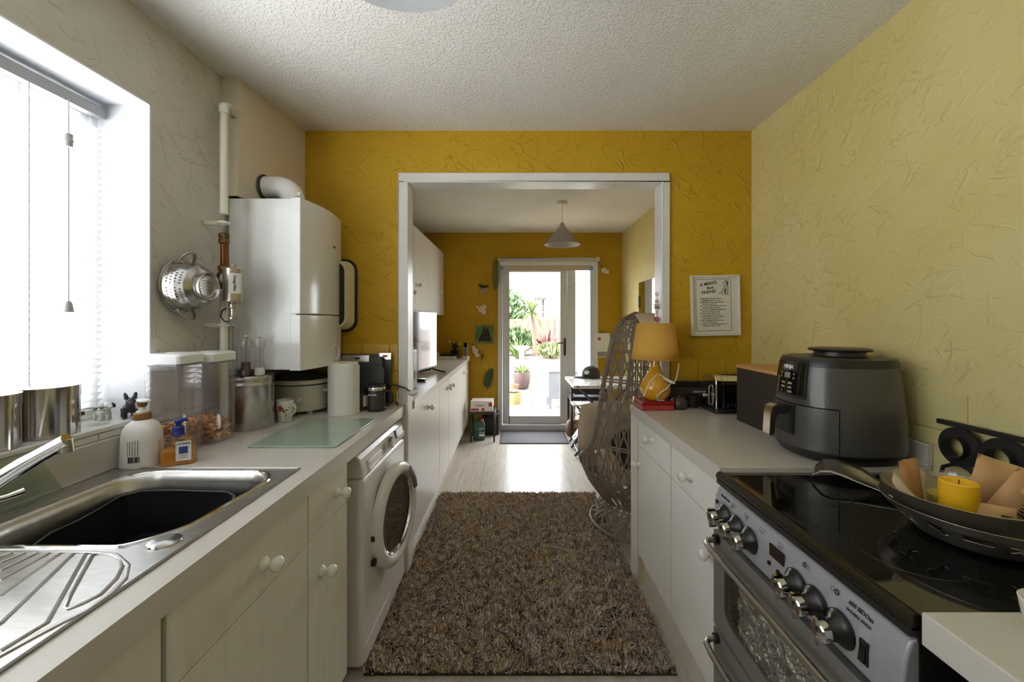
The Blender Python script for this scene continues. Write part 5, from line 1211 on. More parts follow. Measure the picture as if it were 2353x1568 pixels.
# thick wrapped rim round the opening
rimp = []
for side in (-1, 1):
    col = []
    for z in np.linspace(.445, 1.418, 40):
        r = eR(z); cx_ = eC(z)
        if r > abs(cx_): col.append(Vector((cx_, side*math.sqrt(r*r-cx_*cx_), z)))
    rimp.append(col)
loop = rimp[0]+rimp[1][::-1]
fl2 = rimp[0][0]; n_ = 12
lip = []
a_ = math.atan2(rimp[1][0].y, rimp[1][0].x); 
for i in range(1, n_):
    th = a_+(2*PI-2*a_)*i/n_; lip.append(Vector((eR(.40)*math.cos(th), eR(.40)*math.sin(th), .40-.012*math.sin(PI*i/n_))))
rm = MB(); rm.tube(loop+lip, .014, 8, closed=True).build('rim', m_wick, ec, smooth=True)
cw = MB()
for i in range(0, len(loop)-1):
    for j in range(2):
        p = loop[i]+(loop[i+1]-loop[i])*(j/2); q = loop[i]+(loop[i+1]-loop[i])*((j+.5)/2)
        t = (q-p)
        if t.length < 1e-4: continue
        t.normalize(); u = t.orthogonal().normalized(); v = t.cross(u)
        cw.tube([p+(u*math.cos(a)+v*math.sin(a))*.0145+t*.004*a/3 for a in np.linspace(0, 2*PI, 9)], .0032, 4)
cw.build('rim_wrap', m_wick, ec, smooth=80, fix=False)['kind'] = 'stuff'
# flared woven base
bs = MB()
def bpt(th, z): r = float(np.interp(z, [.03, .06, .10, .17, .2], [.36, .345, .315, .272, .268])); return Vector((r*math.cos(th), r*math.sin(th), z))
for k in range(150):
    t0 = rr.uniform(0, 2*PI); dt = rr.uniform(.12, .55)*rr.choice((-1, 1)); za = rr.uniform(.032, .08); zb = rr.uniform(.13, .195)
    bs.tube([bpt(t0+dt*i/5, za+(zb-za)*i/5) for i in range(6)], .0055, 4)
for k in range(44): t0 = 2*PI*k/44; bs.tube([bpt(t0, .03+(.165)*i/5) for i in range(6)], .0042, 4)
for z in (.034, .044, .10, .16, .185): bs.tube([bpt(2*PI*i/60, z) for i in range(60)], .005, 4, closed=True)
bs.build('woven_base', m_wick, ec, smooth=80, fix=False)['kind'] = 'stuff'
MB().at(0, 0, .028).lathe([(.35, 0), (.362, .003), (.362, .014), (.35, .017), (.35, 0)], 48).build('base_ring', m_wick, ec, smooth=True)
m_lin = M('beige_linen', rgb(222,204,176), .85, bump=(80, .2, .003)); m_fur = M('dark_brown_throw', rgb(72,62,50), .95, noise=(60, rgb(50,44,36), .7), bump=(90, .8, .01))
def cushion(t, w_, h_, th, mat, name, M_, n=14, parent=None):
    vs = []
    for s_ in (1, -1):
        for i in range(n+1):
            for j in range(n+1):
                u, v = i/n*2-1, j/n*2-1; b_ = th/2*((1-u**4)*(1-v**4))**.6*s_
                pin = 1-.06*(u*u*v*v); vs.append(tuple(M_ @ Vector((u*w_/2*pin, b_, v*h_/2*pin))))
    k = (n+1)**2; fs = []
    for i in range(n):
        for j in range(n): q = i*(n+1)+j; fs += [(q, q+n+1, q+n+2, q+1), (k+q, k+q+1, k+q+n+2, k+q+n+1)]
    return MB().add(vs, fs).build(name, mat, t, smooth=80)
MB().at(-.0, 0, .33).lathe([(.001, .0), (.26, .0), (.31, .03), (.31, .08), (.25, .115), (.001, .13)], 36).build('seat_cushion', m_lin, ec, smooth=True)
cu1 = thing('beige_cushion', 'large square beige cushion propped in the wicker chair', 'cushion', (.64, 2.93, .44))
cushion(cu1, .42, .36, .11, m_lin, 'cover', Matrix.Translation((0, 0, .175)) @ Matrix.Rotation(.35, 4, 'Z') @ Matrix.Rotation(.12, 4, 'X'))
cu2 = thing('brown_throw', 'dark brown furry throw bundled on the wicker chair seat', 'throw', (.78, 2.66, .44))
MB().ball((0, 0, .11), .12, 20, 14, sx=1.25, sy=1.0, sz=.95).ball((.10, .10, .08), .09, 16, 12).ball((-.06, -.09, .06), .07, 16, 12).build('bundle', m_fur, cu2, smooth=True)
cu3 = thing('peach_pillow', 'pale beige pillow behind the brown throw in the wicker chair', 'cushion', (1.07, 2.80, .45))
cushion(cu3, .36, .36, .12, m_lin, 'cover', Matrix.Translation((0, 0, .19)) @ Matrix.Rotation(1.2, 4, 'Z') @ Matrix.Rotation(-.2, 4, 'X'))
tb_ = thing('teddy_bear', 'small tan teddy bear peeping past the beige cushion', 'toy', (.535, 3.10, .50))
m_ted = M('tan_plush', rgb(176,142,104), .95, bump=(150, .5, .004))
MB().ball((0, 0, .06), .055, 16, 12, sy=.85, sz=1.15).tube([(-.04, 0, .09), (-.075, -.02, .06)], [.02, .017], 8).tube([(.04, 0, .09), (.07, -.02, .06)], [.02, .017], 8).build('body', m_ted, tb_, smooth=True)
MB().ball((0, -.005, .15), .045, 16, 12).ball((-.035, 0, .187), .017, 10, 8).ball((.035, 0, .187), .017, 10, 8).ball((0, -.042, .14), .018, 10, 8).build('head', m_ted, tb_, smooth=True)
hc = thing('beige_scarf', 'beige fabric draped over the top of the wicker chair', 'fabric', (.88, 2.56, 1.30))
def crown_z(x, y): return float(np.interp(math.hypot(x-.87, y-2.74), [.02, .13, .22, .30, .365], [1.425, 1.41, 1.37, 1.28, 1.15]))+.0095
gx = np.linspace(.775, .985, 13); gy = np.linspace(2.475, 2.63, 10)
MB().add([(x-.88, y-2.56, crown_z(x, y)-1.30+.002*math.sin(x*60)*math.sin(y*50)) for x in gx for y in gy], [(i*10+k, i*10+k+1, i*10+k+11, i*10+k+10) for i in range(12) for k in range(9)]).build('cloth', m_lin, hc, smooth=True, solid=.003)
# ================================================================ dining end: left worktop things
tv = thing('television', 'flat screen television angled on the dining worktop', 'television', (-.812, 3.15, WT), -.2)
MB().box(-.02, .012, -.49, .49, .045, .535).build('casing', m_black, tv, bevel=.004)
MB().box(.0125, .0135, -.48, .48, .06, .525).build('screen', M('glossy_screen', rgb(24,26,30), .08, coat=1), tv)
for y in (-.36, .40): MB().tube([(-.12, y, .0075), (-.01, y, .03), (0, y, .05)], .007, 8).tube([(.13, y, .0075), (.02, y, .03), (0, y, .05)], .007, 8).build('stand_leg', m_black, tv, smooth=True)
sb = thing('black_speaker', 'slim black upright speaker just beyond the door trim', 'speaker', (-.70, 2.65, WT))
MB().prism(rrect(-.045, .045, 0, .27, .02, 5), -.05, .05, 'Y').build('cabinet', m_black, sb, bevel=.003)
MB().at(.046, 0, .1).lathe([(.03, 0), (.028, .002), (.001, .001)], 20, 'X').build('driver', m_dark, sb, smooth=True)
rmc = thing('remote_holder', 'small chrome and black gadget on the worktop near the speaker', 'gadget', (-.70, 3.02, WT))
MB().box(-.03, .03, -.02, .02, 0, .016).build('body', m_black, rmc, bevel=.003); MB().box(-.028, .032, -.018, .018, .016, .022).build('top', m_chrome, rmc, bevel=.002)
ph = thing('cordless_phone', 'grey cordless telephone upright in its cradle', 'telephone', (-.60, 4.88, WT))
MB().prism(rrect(-.045, .045, -.05, .05, .02, 4), 0, .03).build('cradle', m_whitep, ph, bevel=.004)
hm = MB().at(0, .0, .02, rx=-.12); hm.prism(rrect(-.026, .026, 0, .18, .022, 5), -.014, .014, 'Y'); hm = hm.build('handset', M('silver_phone', rgb(176,174,170), .35, .3), ph, bevel=.003)
q = MB().at(0, .0, .02, rx=-.12); q.prism(rrect(-.021, .021, .118, .172, .012, 4), -.016, -.0135, 'Y'); q.build('screen', m_blackg, hm)
for r in range(5):
    for c in range(3): q = MB().at(0, .0, .02, rx=-.12); q.box(-.017+c*.013, -.008+c*.013, -.0165, -.013, .02+r*.018, .031+r*.018); q.build('key', m_dark, hm)
rt_ = thing('router', 'white router with black cables at the end of the worktop', 'router', (-.80, 4.86, WT))
MB().prism(rrect(-.13, .10, -.06, .06, .02, 4), 0, .035).build('case', m_whitep, rt_, bevel=.004)
MB().box(-.1, .07, -.05, .03, .036, .058).build('black_box', m_black, rt_, bevel=.006)
MB().tube([(-.09, -.03, .05), (-.05, -.05, .075), (.03, -.05, .07), (.10, -.04, .05), (.105, -.05, .02)], .006, 6).build('cable', m_black, rt_, smooth=True)
ckk = thing('small_clock', 'small white desk clock beside the router', 'clock', (-.95, 4.80, WT))
MB().prism(rrect(-.045, .045, 0, .09, .04, 6), -.02, .02, 'Y').build('case', m_whitep, ckk, bevel=.003); MB().at(0, -.021, .048).cyl(.03, -.002, 0, 20, 'Y').build('face', m_blackg, ckk)
vase = thing('potted_flowers', 'dark pot of small yellow flowers and leaves by the telephone', 'plant', (-.745, 4.99, WT))
MB().lathe([(.001, .001), (.04, .001), (.052, .05), (.055, .10), (.05, .10), (.001, .09)], 20).build('pot', m_black, vase, smooth=40)
def leaf_mb(base, d, L_, w_, bend=.3, n=5, up=(0, 0, 1)):
    d = Vector(d).normalized(); s_ = d.cross(Vector(up))
    if s_.length < 1e-3: s_ = Vector((1, 0, 0))
    s_.normalize(); vs = []; fs = []
    for i in range(n+1):
        u = i/n; p = Vector(base)+d*L_*u+Vector((0, 0, -bend*L_*u*u)); ww = w_*math.sin(PI*(.12+.88*u))**.8 if u < 1 else 0
        vs += [tuple(p-s_*ww), tuple(p+Vector((0, 0, -.15*ww))), tuple(p+s_*ww)]
    for i in range(n): b = i*3; fs += [(b, b+1, b+4, b+3), (b+1, b+2, b+5, b+4)]
    return vs, fs
for k in range(14):
    a = 2*PI*k/14+.3; v, f = leaf_mb((0, 0, .09), (math.cos(a)*.55, math.sin(a)*.4, .8+.4*(k % 3)), .13+.03*(k % 3), .012); MB().add(v, f).build('leaf', m_leaf, vase, smooth=True, fix=False)
m_yfl = M('pale_yellow_flower', rgb(222,206,120), .6)
for k in range(6): MB().ball((.07*math.cos(k*1.9), .05*math.sin(k*1.9), .17+.015*(k % 3)), .014, 8, 6).build('flower', m_yfl, vase, smooth=True)
def orchid(loc, rz, label, stem_pts, fl):
    t = thing('artificial_orchid', label, 'flower', loc, rz)
    MB().tube(stem_pts, .003, 6).build('stem', m_brown, t, smooth=True)
    for (x, z, s_) in fl:
        for k in range(5):
            a = 2*PI*k/5+.3; c = Vector((x+.018*s_*math.cos(a), -.02, z+.018*s_*math.sin(a)))
            MB().ball(c, .017*s_, 10, 6, sy=.3).build('petal', m_petal, t, smooth=True)
        MB().ball((x, -.028, z), .006*s_, 8, 6).build('flower_centre', m_must, t, smooth=True)
orchid((-.50, FAR-.001, 1.0), 0, 'cream artificial orchid hanging off the end of the worktop', [(-.03, -.012, .09), (.0, -.02, .05), (.03, -.02, .0), (.05, -.015, -.03)], [(.0, .0, 1.1), (.02, -.05, .9), (-.02, .04, .8)])
orchid((-.42, FAR-.001, 1.52), 0, 'cream artificial orchid fixed to the ochre wall below the bird plaque', [(-.06, -.012, .03), (.0, -.02, .0), (.05, -.02, -.03), (.09, -.012, -.025)], [(-.01, .0, 1.1), (.025, -.03, 1.0), (.03, .035, .9), (-.055, .03, .5)])
orchid((1.06, FAR-.022, 2.06), 0, 'cream artificial orchid spray on the garden door corner', [(-.05, -.012, .11), (-.01, -.02, .06), (.02, -.02, .0), (.05, -.015, -.05)], [(-.03, .09, .9), (.05, -.05, 1.0), (.09, -.07, .8)])
def fern(loc, h, w_, lean, label, n=16, cat='leaf'):
    t = thing('fern_leaf', label, cat, loc)
    st = [(lean*u*u, -.012, h*u) for u in np.linspace(0, 1, 8)]
    MB().tube(st, .0035, 6).build('stem', m_leaf, t, smooth=True)
    for k in range(n):
        u = .12+.88*k/(n-1); p = Vector((lean*u*u, -.012, h*u))
        ww = w_*math.sin(PI*min(1, .18+.75*u))**.7
        for s_ in (-1, 1):
            v, f = leaf_mb(p, (s_, -.12, .75*(1 if h > 0 else -1)), ww, .0062, 0.0, up=(0, 1, 0)); MB().add(v, f).build('leaflet', m_leaf, t, smooth=True, fix=False)
fern((DXp(1141), FAR-.065, DZp(592)), -.40, .075, -.01, 'dark green artificial fern hanging at the garden door corner')
fern((DXp(1120), FAR-.004, DZp(897)), .26, .085, .05, 'dark green artificial fern upright on the wall above the books')
def plaque(loc, label):
    t = thing('bird_plaque', label, 'plaque', loc)
    MB().lathe([(.001, -.012), (.045, -.012), (.052, -.004), (.052, 0)], 24, 'Y').build('disc', M('terracotta_disc', rgb(168,132,98), .6, noise=(20, rgb(206,184,156), .7)), t, smooth=40)
    MB().tube([(-.06, -.02, .055), (-.02, -.022, .042), (.03, -.022, .045), (.06, -.02, .05)], [.006, .016, .014, .004], 8).ball((-.048, -.022, .058), .014, 10, 8).build('bird', m_ink, t, smooth=True)
plaque((DXp(1112), FAR, DZp(667)), 'round terracotta bird plaque on the ochre wall')
dp = thing('dog_canvas', 'small square green canvas of a black dog on the ochre wall', 'picture', (DXp(1114), FAR, DZp(769)))
MB().box(-.107, .107, -.02, 0, -.113, .113).build('canvas', M('green_painting', rgb(74,116,72), .7, noise=(14, rgb(112,150,84), .8)), dp)
MB().prism([(-.075, -.085), (.08, -.085), (.075, -.02), (.055, .03), (.05, .06), (.045, .10), (.03, .072), (.0, .074), (-.015, .10), (-.022, .06), (-.03, .02), (-.07, -.04)], -.0225, -.02, 'Y').build('painted_dog', m_ink, dp)
for k in range(12): MB().at(random.uniform(-.1, .1), -.0205, random.uniform(-.11, -.06)).cyl(.005, -.001, 0, 8, 'Y').build('painted_flower', m_yfl, dp)
wo = thing('hanging_ornament', 'small brass and grey ornament hanging below the dog canvas', 'ornament', (DXp(1109), FAR-.001, DZp(818)))
MB().tube([(0, -.008, .07), (0, -.01, .02)], [.008, .011], 8).build('top_bead', m_grey, wo, smooth=True); MB().ball((0, -.014, -.005), .018, 12, 8, sy=.6).build('brass_drop', m_gold, wo, smooth=True); MB().tube([(-.006, -.01, -.02), (-.012, -.01, -.05)], .006, 6).build('tail', m_brown, wo, smooth=True)
# stool corner
st = thing('black_stool', 'low black stool carrying two books', 'stool', (-.372, 4.72, 0))
MB().prism(rrect(-.145, .145, -.14, .14, .02, 4), .315, .345).build('seat', M('black_vinyl', rgb(48,46,48), .5), st, bevel=.006)
for x in (-.132, .132):
    for y in (-.125, .125): MB().tube([(x, y, 0), (x, y, .30), (x*.95, y*.95, .318)], .010, 8).build('leg', m_black, st, smooth=True)
def book(loc, w_, d_, h_, label, cov, marks, rz):
    t = thing('book', label, 'book', loc, rz)
    MB().box(-w_/2+.004, w_/2-.004, -d_/2+.003, d_/2-.004, .003, h_-.003).build('pages', m_paper2, t)
    MB().box(-w_/2, w_/2, -d_/2, d_/2, 0, .003).box(-w_/2, w_/2, -d_/2, d_/2, h_-.003, h_).box(-w_/2, w_/2, -d_/2, -d_/2+.003, .003, h_-.003).build('cover', cov, t)
    for x0, x1, z0, z1, m in marks: MB().box(x0, x1, -d_/2-.0006, -d_/2, z0, z1).build('spine_print', m, t)
m_paper2 = M('book_pages', rgb(226,220,206), .9); m_cw = M('white_cover', rgb(232,226,224), .4); m_cr = M('crimson_print', rgb(178,40,52), .5)
book((-.385, 4.70, .345), .255, .2, .048, 'thick white book with red printed spine on the stool', m_cw, [(-.12, -.03, .012, .034, m_cr), (0, .03, .008, .04, m_cr)], .02)
book((-.38, 4.70, .393), .25, .19, .068, 'thicker pale book on top of the white one on the stool', M('pale_cover', rgb(222,214,212), .4), [(-.07, .02, .012, .026, m_grey), (.08, .12, .01, .05, m_cr)], -.03)
jc = thing('jerrycan', 'green plastic screenwash can with orange cap under the stool', 'can', (-.418, 4.69, 0), .05)
m_gcan = M('green_can', rgb(46,92,74), .4)
MB().loft([rz3(.064, .04, .015, .0), rz3(.066, .042, .016, .01), rz3(.066, .042, .016, .175), rz3(.058, .036, .014, .2), rz3(.035, .03, .012, .215)]).build('can_body', m_gcan, jc, smooth=40)
MB().tube([(-.052, 0, .19), (-.045, 0, .232), (-.015, 0, .242), (.018, 0, .235)], .011, 8).build('can_handle', m_gcan, jc, smooth=True)
MB().at(.032, 0, .205).lathe([(.02, 0), (.02, .032), (.017, .036), (.001, .036)], 16).build('can_cap', M('orange_cap', rgb(214,104,58), .45), jc, smooth=40)
for z0, z1, x1 in ((.05, .075, .06), (.088, .094, .06), (.115, .12, .03), (.135, .142, .06)): MB().box(.0, x1, -.0432, -.042, z0, z1).build('label_bar', m_whitep, jc)
bkt = thing('storage_basket', 'black fabric storage bin beside the green can', 'bin', (-.285, 4.76, 0))
bkt.location = (-.295, 4.955, 0)
MB().loft([rz3(.095, .08, .02, .0), rz3(.10, .085, .02, .22)]).build('fabric_body', M('charcoal_felt', rgb(66,64,66), .95), bkt, smooth=40)
MB().loft([rz3(.102, .087, .02, .205), rz3(.102, .087, .02, .225)]).build('rim_band', m_black, bkt, smooth=40)
def croc(loc, rz, tilt, label, mat):
    t = thing('foam_clog', label, 'shoe', loc, rz)
    Mx = Matrix.Rotation(tilt, 4, 'Y')
    q = MB(); q.M = Mx; q.loft([[( .12*math.cos(a), .045*math.sin(a)*(1+.15*math.cos(a)), z) for a in np.linspace(0, 2*PI, 25)[:-1]] for z in (0, .02)]); q.build('sole', mat, t, smooth=40)
    q = MB(); q.lathe(dense([(.05, .02), (.05, .05), (.038, .068), (.001, .075)], .003), 90, sx=1.35, sy=.9)
    drop(q, lambda c: c.z > .055 and any(math.hypot(c.x-.042*math.cos(2*PI*k/7), c.y-.024*math.sin(2*PI*k/7)) < .0055 for k in range(7)))
    q.v = [tuple(Mx @ Vector((x+.05, y, z))) for x, y, z in q.v]; q.build('toe_box', mat, t, smooth=True)
    q = MB(); q.M = Mx; q.tube([(.02, -.045, .045), (-.06, -.042, .05), (-.11, 0, .056), (-.06, .042, .05), (.02, .045, .045)], .007, 8, flat=1.6); q.build('heel_strap', mat, t, smooth=True)
croc((-.30, 4.95, .232), 2.7, -.05, 'slate blue foam clog resting on the black bin', M('slate_foam', rgb(92,106,122), .7))
# ================================================================ dining end: right side things
def pattern(name): 
    m = M(name, rgb(232,232,232), .25, noise=(26, rgb(70,84,100), 1.0)); n = [q for q in m.node_tree.nodes if q.type == 'MAP_RANGE'][0]; n.inputs[1].default_value = .56; n.inputs[2].default_value = .62; return m
m_pat = pattern('white_and_grey_floral'); m_navy = M('slate_blue_frame', rgb(62,74,92), .4)
tbl = thing('folding_table', 'folding table with white and grey floral top', 'table', (.94, 4.37, 0))
MB().box(-.36, .36, -.35, .35, .705, .73).build('table_top', m_pat, tbl, bevel=.003)
MB().box(-.362, .362, -.352, .352, .700, .712).build('top_edge', m_whitep, tbl)
for y in (-.33, -.06):
    MB().tube([(-.30, y, .70), (.34, y, .015)], .013, 4).build('crossed_leg', m_navy, tbl); MB().tube([(.30, y+.028, .70), (-.34, y+.028, .015)], .013, 4).build('crossed_leg', m_navy, tbl)
for x, yo in ((-.305, .028), (.305, 0)): MB().tube([(x, -.33+yo, .05), (x, -.06+yo, .05)], .01, 6).build('stretcher', m_navy, tbl)
fc_ = thing('folding_chair', 'folding chair with matching floral seat tucked by the table', 'chair', (.80, 4.42, 0))
MB().box(-.17, .19, .0, .22, .44, .458).build('seat', m_pat, fc_, bevel=.003)
for y in (.01, .20):
    MB().tube([(.12, y, .44), (-.19, y-.06, .01)], .012, 6).build('leg', m_navy, fc_); MB().tube([(-.12, y, .44), (.19, y, .01)], .012, 6).build('leg', m_navy, fc_)
q = MB().at(-.125, .05, .12, ry=.62); q.box(-.006, .006, -.09, .07, -.06, .06); q.build('leg_panel', m_pat, fc_)
bc = thing('black_chair', 'black tubular chair with padded seat behind the floral table', 'chair', (.86, 4.88, 0), PI)
m_bpad = M('black_padding', rgb(42,42,46), .7)
MB().prism(rrect(-.20, .20, -.17, .17, .05, 4), .44, .49).build('seat', m_bpad, bc, bevel=.012)
MB().at(0, .17, .52, rx=-.1).prism(rrect(-.19, .19, 0, .12, .04, 4), -.018, .018, 'Y').build('backrest', m_bpad, bc, bevel=.01)
for x in (-.20, .20):
    MB().tube([(x, -.16, 0), (x, -.16, .42), (x, -.10, .44), (x, .12, .44)], .012, 8).build('leg', m_black, bc, smooth=True); MB().tube([(x, .165, 0), (x, .165, .44), (x, .18, .62)], .012, 8).build('leg', m_black, bc, smooth=True)
hb_ = thing('brown_bag', 'soft brown leather bag on the floor by the garden door', 'bag', (.75, 4.87, 0), .1)
m_leath = M('brown_leather', rgb(112,78,60), .55, noise=(12, rgb(140,104,84), .6))
MB().loft([[(x, y, z) for x, y in rrect(-a, a, -b, b, b*.8, 5)] for a, b, z in ((.12, .07, .0), (.14, .09, .03), (.145, .09, .10), (.13, .06, .16), (.11, .03, .19))]).build('bag_body', m_leath, hb_, smooth=60)
for y in (-.03, .03): MB().tube([(-.07, y, .18), (-.06, y*1.2, .24), (0, y*1.3, .26), (.06, y*1.2, .24), (.07, y, .18)], .006, 6).build('bag_strap', m_leath, hb_, smooth=True)
cp_ = thing('baseball_cap', 'dark grey baseball cap with white badge on the floral table', 'cap', (.86, 4.60, .73), PI)
m_cap = M('charcoal_cap', rgb(60,60,64), .85)
MB().lathe([(.092, .0), (.094, .03), (.088, .075), (.066, .112), (.03, .132), (.001, .136)], 28, sx=1.1).build('crown', m_cap, cp_, smooth=True)
vs = []; 
for i in range(9):
    a = -PI/2+PI*i/8; vs += [(.098*math.cos(a)*1.05, .09*math.sin(a), .012), (.02+.175*math.cos(a), .092*math.sin(a), .006)]
MB().add(vs, [(2*i, 2*i+1, 2*i+3, 2*i+2) for i in range(8)]).build('peak', m_cap, cp_, smooth=True, solid=.004)
MB().at(.06, .078, .07).ball((0, 0, 0), .03, 12, 8, sy=.3, sz=.75).build('badge', m_whitep, cp_, smooth=True)
cal = thing('wall_calendar', 'white wall calendar with a red square right of the garden door', 'calendar', (1.09, FAR-.024, 1.07))
MB().box(-.095, .095, -.004, 0, -.15, .155).build('sheet', m_whitep, cal); MB().box(-.055, -.02, -.0055, -.004, .065, .10).build('red_square', M('red_patch', rgb(186,62,58), .5), cal); MB().box(-.06, .05, -.0055, -.004, -.14, -.08).build('dark_panel', m_grey, cal)
MB().tube([(-.03, -.002, .155), (0, -.002, .18), (.03, -.002, .155)], .003, 6).build('hanger', m_brown, cal)
mr_ = thing('wall_mirror', 'rectangular mirror hanging on the pale dining wall', 'mirror', (XR2, 4.0, 1.60))
MB().box(-.012, 0, -.40, .37, -.19, .19).build('backing', m_grey, mr_); MB().box(-.014, -.012, -.395, .365, -.185, .185).build('mirror_glass', M('mirror', rgb(222,228,230), .03, 1), mr_)
MB().at(-.016, .345, -.02).box(-.004, .002, -.02, .02, -.06, .06).build('dark_ornament', m_ink, mr_)
hl_ = thing('hanging_letters', 'string of painted wooden letters hanging on the door lining', 'ornament', (.775, 2.215, 1.36))
MB().tube([(0, 0, .16), (.003, 0, -.01)], .0012, 5).build('cord', m_brown, hl_)
MB().tube([(.008*math.cos(t), 0, .158+.008*math.sin(t)) for t in np.linspace(0, 2*PI, 13)[:-1]], .0016, 6, closed=True).build('hook', m_black, hl_)
m_wl = M('pale_wood_letter', rgb(206,190,170), .6)
for k, (s_, mm_) in enumerate((('S', m_wl), ('M', m_wl), ('I', m_cr), ('L', m_wl), ('E', m_wl))):
    pass
MB().ball((0, 0, .118), .011, 12, 8, sy=.5).build('bead', m_wl, hl_, smooth=True)
text('letter', 'M', .04, m_wl, hl_, plane_frame((0, -.004, .088), (1, 0, 0), (0, 0, 1)), ext=.004, bold=.002); text('letter', 'I', .04, m_wl, hl_, plane_frame((0, -.004, .055), (1, 0, 0), (0, 0, 1)), ext=.004, bold=.002)
MB().at(0, -.002, .02).lathe([(.001, -.005), (.014, -.004), (.014, .004), (.001, .005)], 20, 'Y').build('red_disc', m_cr, hl_, smooth=40); MB().at(0, -.008, .02).lathe([(.005, -.001), (.009, -.001), (.009, .001), (.005, .001)], 16, 'Y').build('disc_ring', m_wl, hl_)
text('letter', 'A', .036, m_wl, hl_, plane_frame((0, -.004, -.012), (1, 0, 0), (0, 0, 1)), ext=.004, bold=.002)
# ================================================================ garden
GZ = -.05
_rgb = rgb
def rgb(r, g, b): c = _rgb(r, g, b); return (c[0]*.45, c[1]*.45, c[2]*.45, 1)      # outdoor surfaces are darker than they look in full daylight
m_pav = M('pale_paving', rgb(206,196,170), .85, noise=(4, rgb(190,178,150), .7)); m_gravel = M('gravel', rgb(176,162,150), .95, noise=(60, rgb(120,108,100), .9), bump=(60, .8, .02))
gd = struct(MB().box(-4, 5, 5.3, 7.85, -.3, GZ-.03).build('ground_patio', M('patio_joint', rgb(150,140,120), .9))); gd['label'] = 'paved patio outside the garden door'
for i in range(-5, 8):
    for j in range(5):
        y = 5.36+j*.5; 
        if y > 7.7: continue
        MB().box(-.02+i*.62-.305, -.02+i*.62+.305, y, y+.49, GZ-.03, GZ).build('paving_slab', m_pav, gd, bevel=.006)
gr = MB().add([(-6, 7.85, GZ-.02), (7, 7.85, GZ-.02), (7, 11.2, .38), (-6, 11.2, .38), (-6, 18, .40), (7, 18, .40)], [(0,1,2,3), (3,2,4,5)]).build('ground_gravel', m_gravel); struct(gr); gr['label'] = 'gravel bed rising beyond the patio'
struct(MB().box(-30, 40, 18, 60, -.2, .38).build('ground_beyond', m_gravel))['label'] = 'ground beyond the garden fence'
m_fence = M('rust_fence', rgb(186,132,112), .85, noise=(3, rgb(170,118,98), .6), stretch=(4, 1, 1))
fe = thing('garden_fence', 'rust brown close board fence at the end of the garden', 'fence', (.5, 13.5, .38))
for k in range(24): MB().box(-3.0+k*.25, -2.76+k*.25, -.012, .012, 0, 1.08+.01*(k % 3)).build('fence_board', m_fence, fe)
for x in (-2, 0, .9, 2): MB().box(x-.05, x+.05, -.07, -.013, 0, 1.15).build('fence_post', M('pale_post', rgb(206,170,158), .8), fe)
m_hw = M('white_render', _rgb(226,226,224), .8); m_roof = M('brown_roof_tile', rgb(168,140,124), .8, noise=(3, rgb(150,124,110), .7), stretch=(1, 1, 8))
h1 = thing('white_bungalow', 'white rendered bungalow gable beyond the fence', 'house', (0, 16.5, .4))
MB().prism([(-6, 0), (.78, 0), (.78, 2.25), (-.45, 3.05), (-6, 6.6)], 0, .3, 'Y').build('gable_wall', m_hw, h1)
MB().prism([(.86, 2.20), (.92, 2.26), (-6, 6.86), (-6, 6.72)], -.12, .42, 'Y').build('barge_board', m_upvc, h1)
h2 = thing('tiled_house', 'house with brown tiled roof behind the white bungalow', 'house', (0, 21, .4))
MB().box(-4, 1.45, 0, 4, 0, 2.3).build('wall', m_hw, h2); MB().add([(-4, -.3, 2.25), (1.55, -.3, 2.25), (1.55, 3, 4.6), (-4, 3, 4.6), (-4, -.3, 2.1), (1.55, -.3, 2.1), (1.55, 3, 4.45), (-4, 3, 4.45)], [(0,1,2,3),(4,7,6,5),(0,4,5,1),(1,5,6,2),(2,6,7,3),(3,7,4,0)]).build('roof', m_roof, h2)
MB().box(-4, 1.6, -.38, -.28, 2.08, 2.2).build('gutter', m_dark, h2); MB().box(1.40, 1.5, -.1, 0, 1.2, 2.15).build('downpipe', m_dark, h2)
def foliage(name, label, loc, rx, rz_, n, mat, size, seed, cat='tree'):
    t = thing(name, label, cat, loc); rn = random.Random(seed); mb = MB()
    for k in range(n):
        a = rn.uniform(0, 2*PI); e = math.acos(rn.uniform(-1, 1)); r = rn.uniform(.55, 1)
        mb.M = Matrix.Translation((rx*r*math.sin(e)*math.cos(a), rx*r*math.sin(e)*math.sin(a), rz_+rz_*r*math.cos(e)*.95)) @ Matrix.Rotation(rn.uniform(0, 6), 4, 'Z') @ Matrix.Rotation(rn.uniform(-1, 1), 4, 'X')
        s_ = size*rn.uniform(.6, 1.3); mb.add([(-s_*.4, 0, 0), (0, -s_*.02, s_), (s_*.4, 0, 0), (0, .02*s_, -s_*.5)], [(0, 1, 2, 3)])
    mb.M = Matrix.Identity(4); mb.build('foliage', mat, t, fix=False)['kind'] = 'stuff'
    MB().tube([(0, 0, 0), (.02, 0, rz_*1.1)], [.06, .03], 8).build('trunk', m_brown, t, smooth=True)
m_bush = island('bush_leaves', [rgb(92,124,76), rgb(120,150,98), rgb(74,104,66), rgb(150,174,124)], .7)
foliage('leafy_tree', 'rounded leafy tree in front of the white bungalow', (-.35, 14.6, .4), .85, 1.1, 1500, m_bush, .16, 2)
foliage('low_shrub', 'low pale green shrub at the foot of the fence', (.98, 11.2, .37), .40, .22, 500, island('pale_shrub', [rgb(170,186,124), rgb(196,206,150), rgb(142,160,98)], .7), .09, 3, 'shrub')
foliage('ground_shrub', 'dense green shrub behind the birdbath', (.0, 11.9, .38), .6, .42, 900, m_bush, .12, 4, 'shrub')
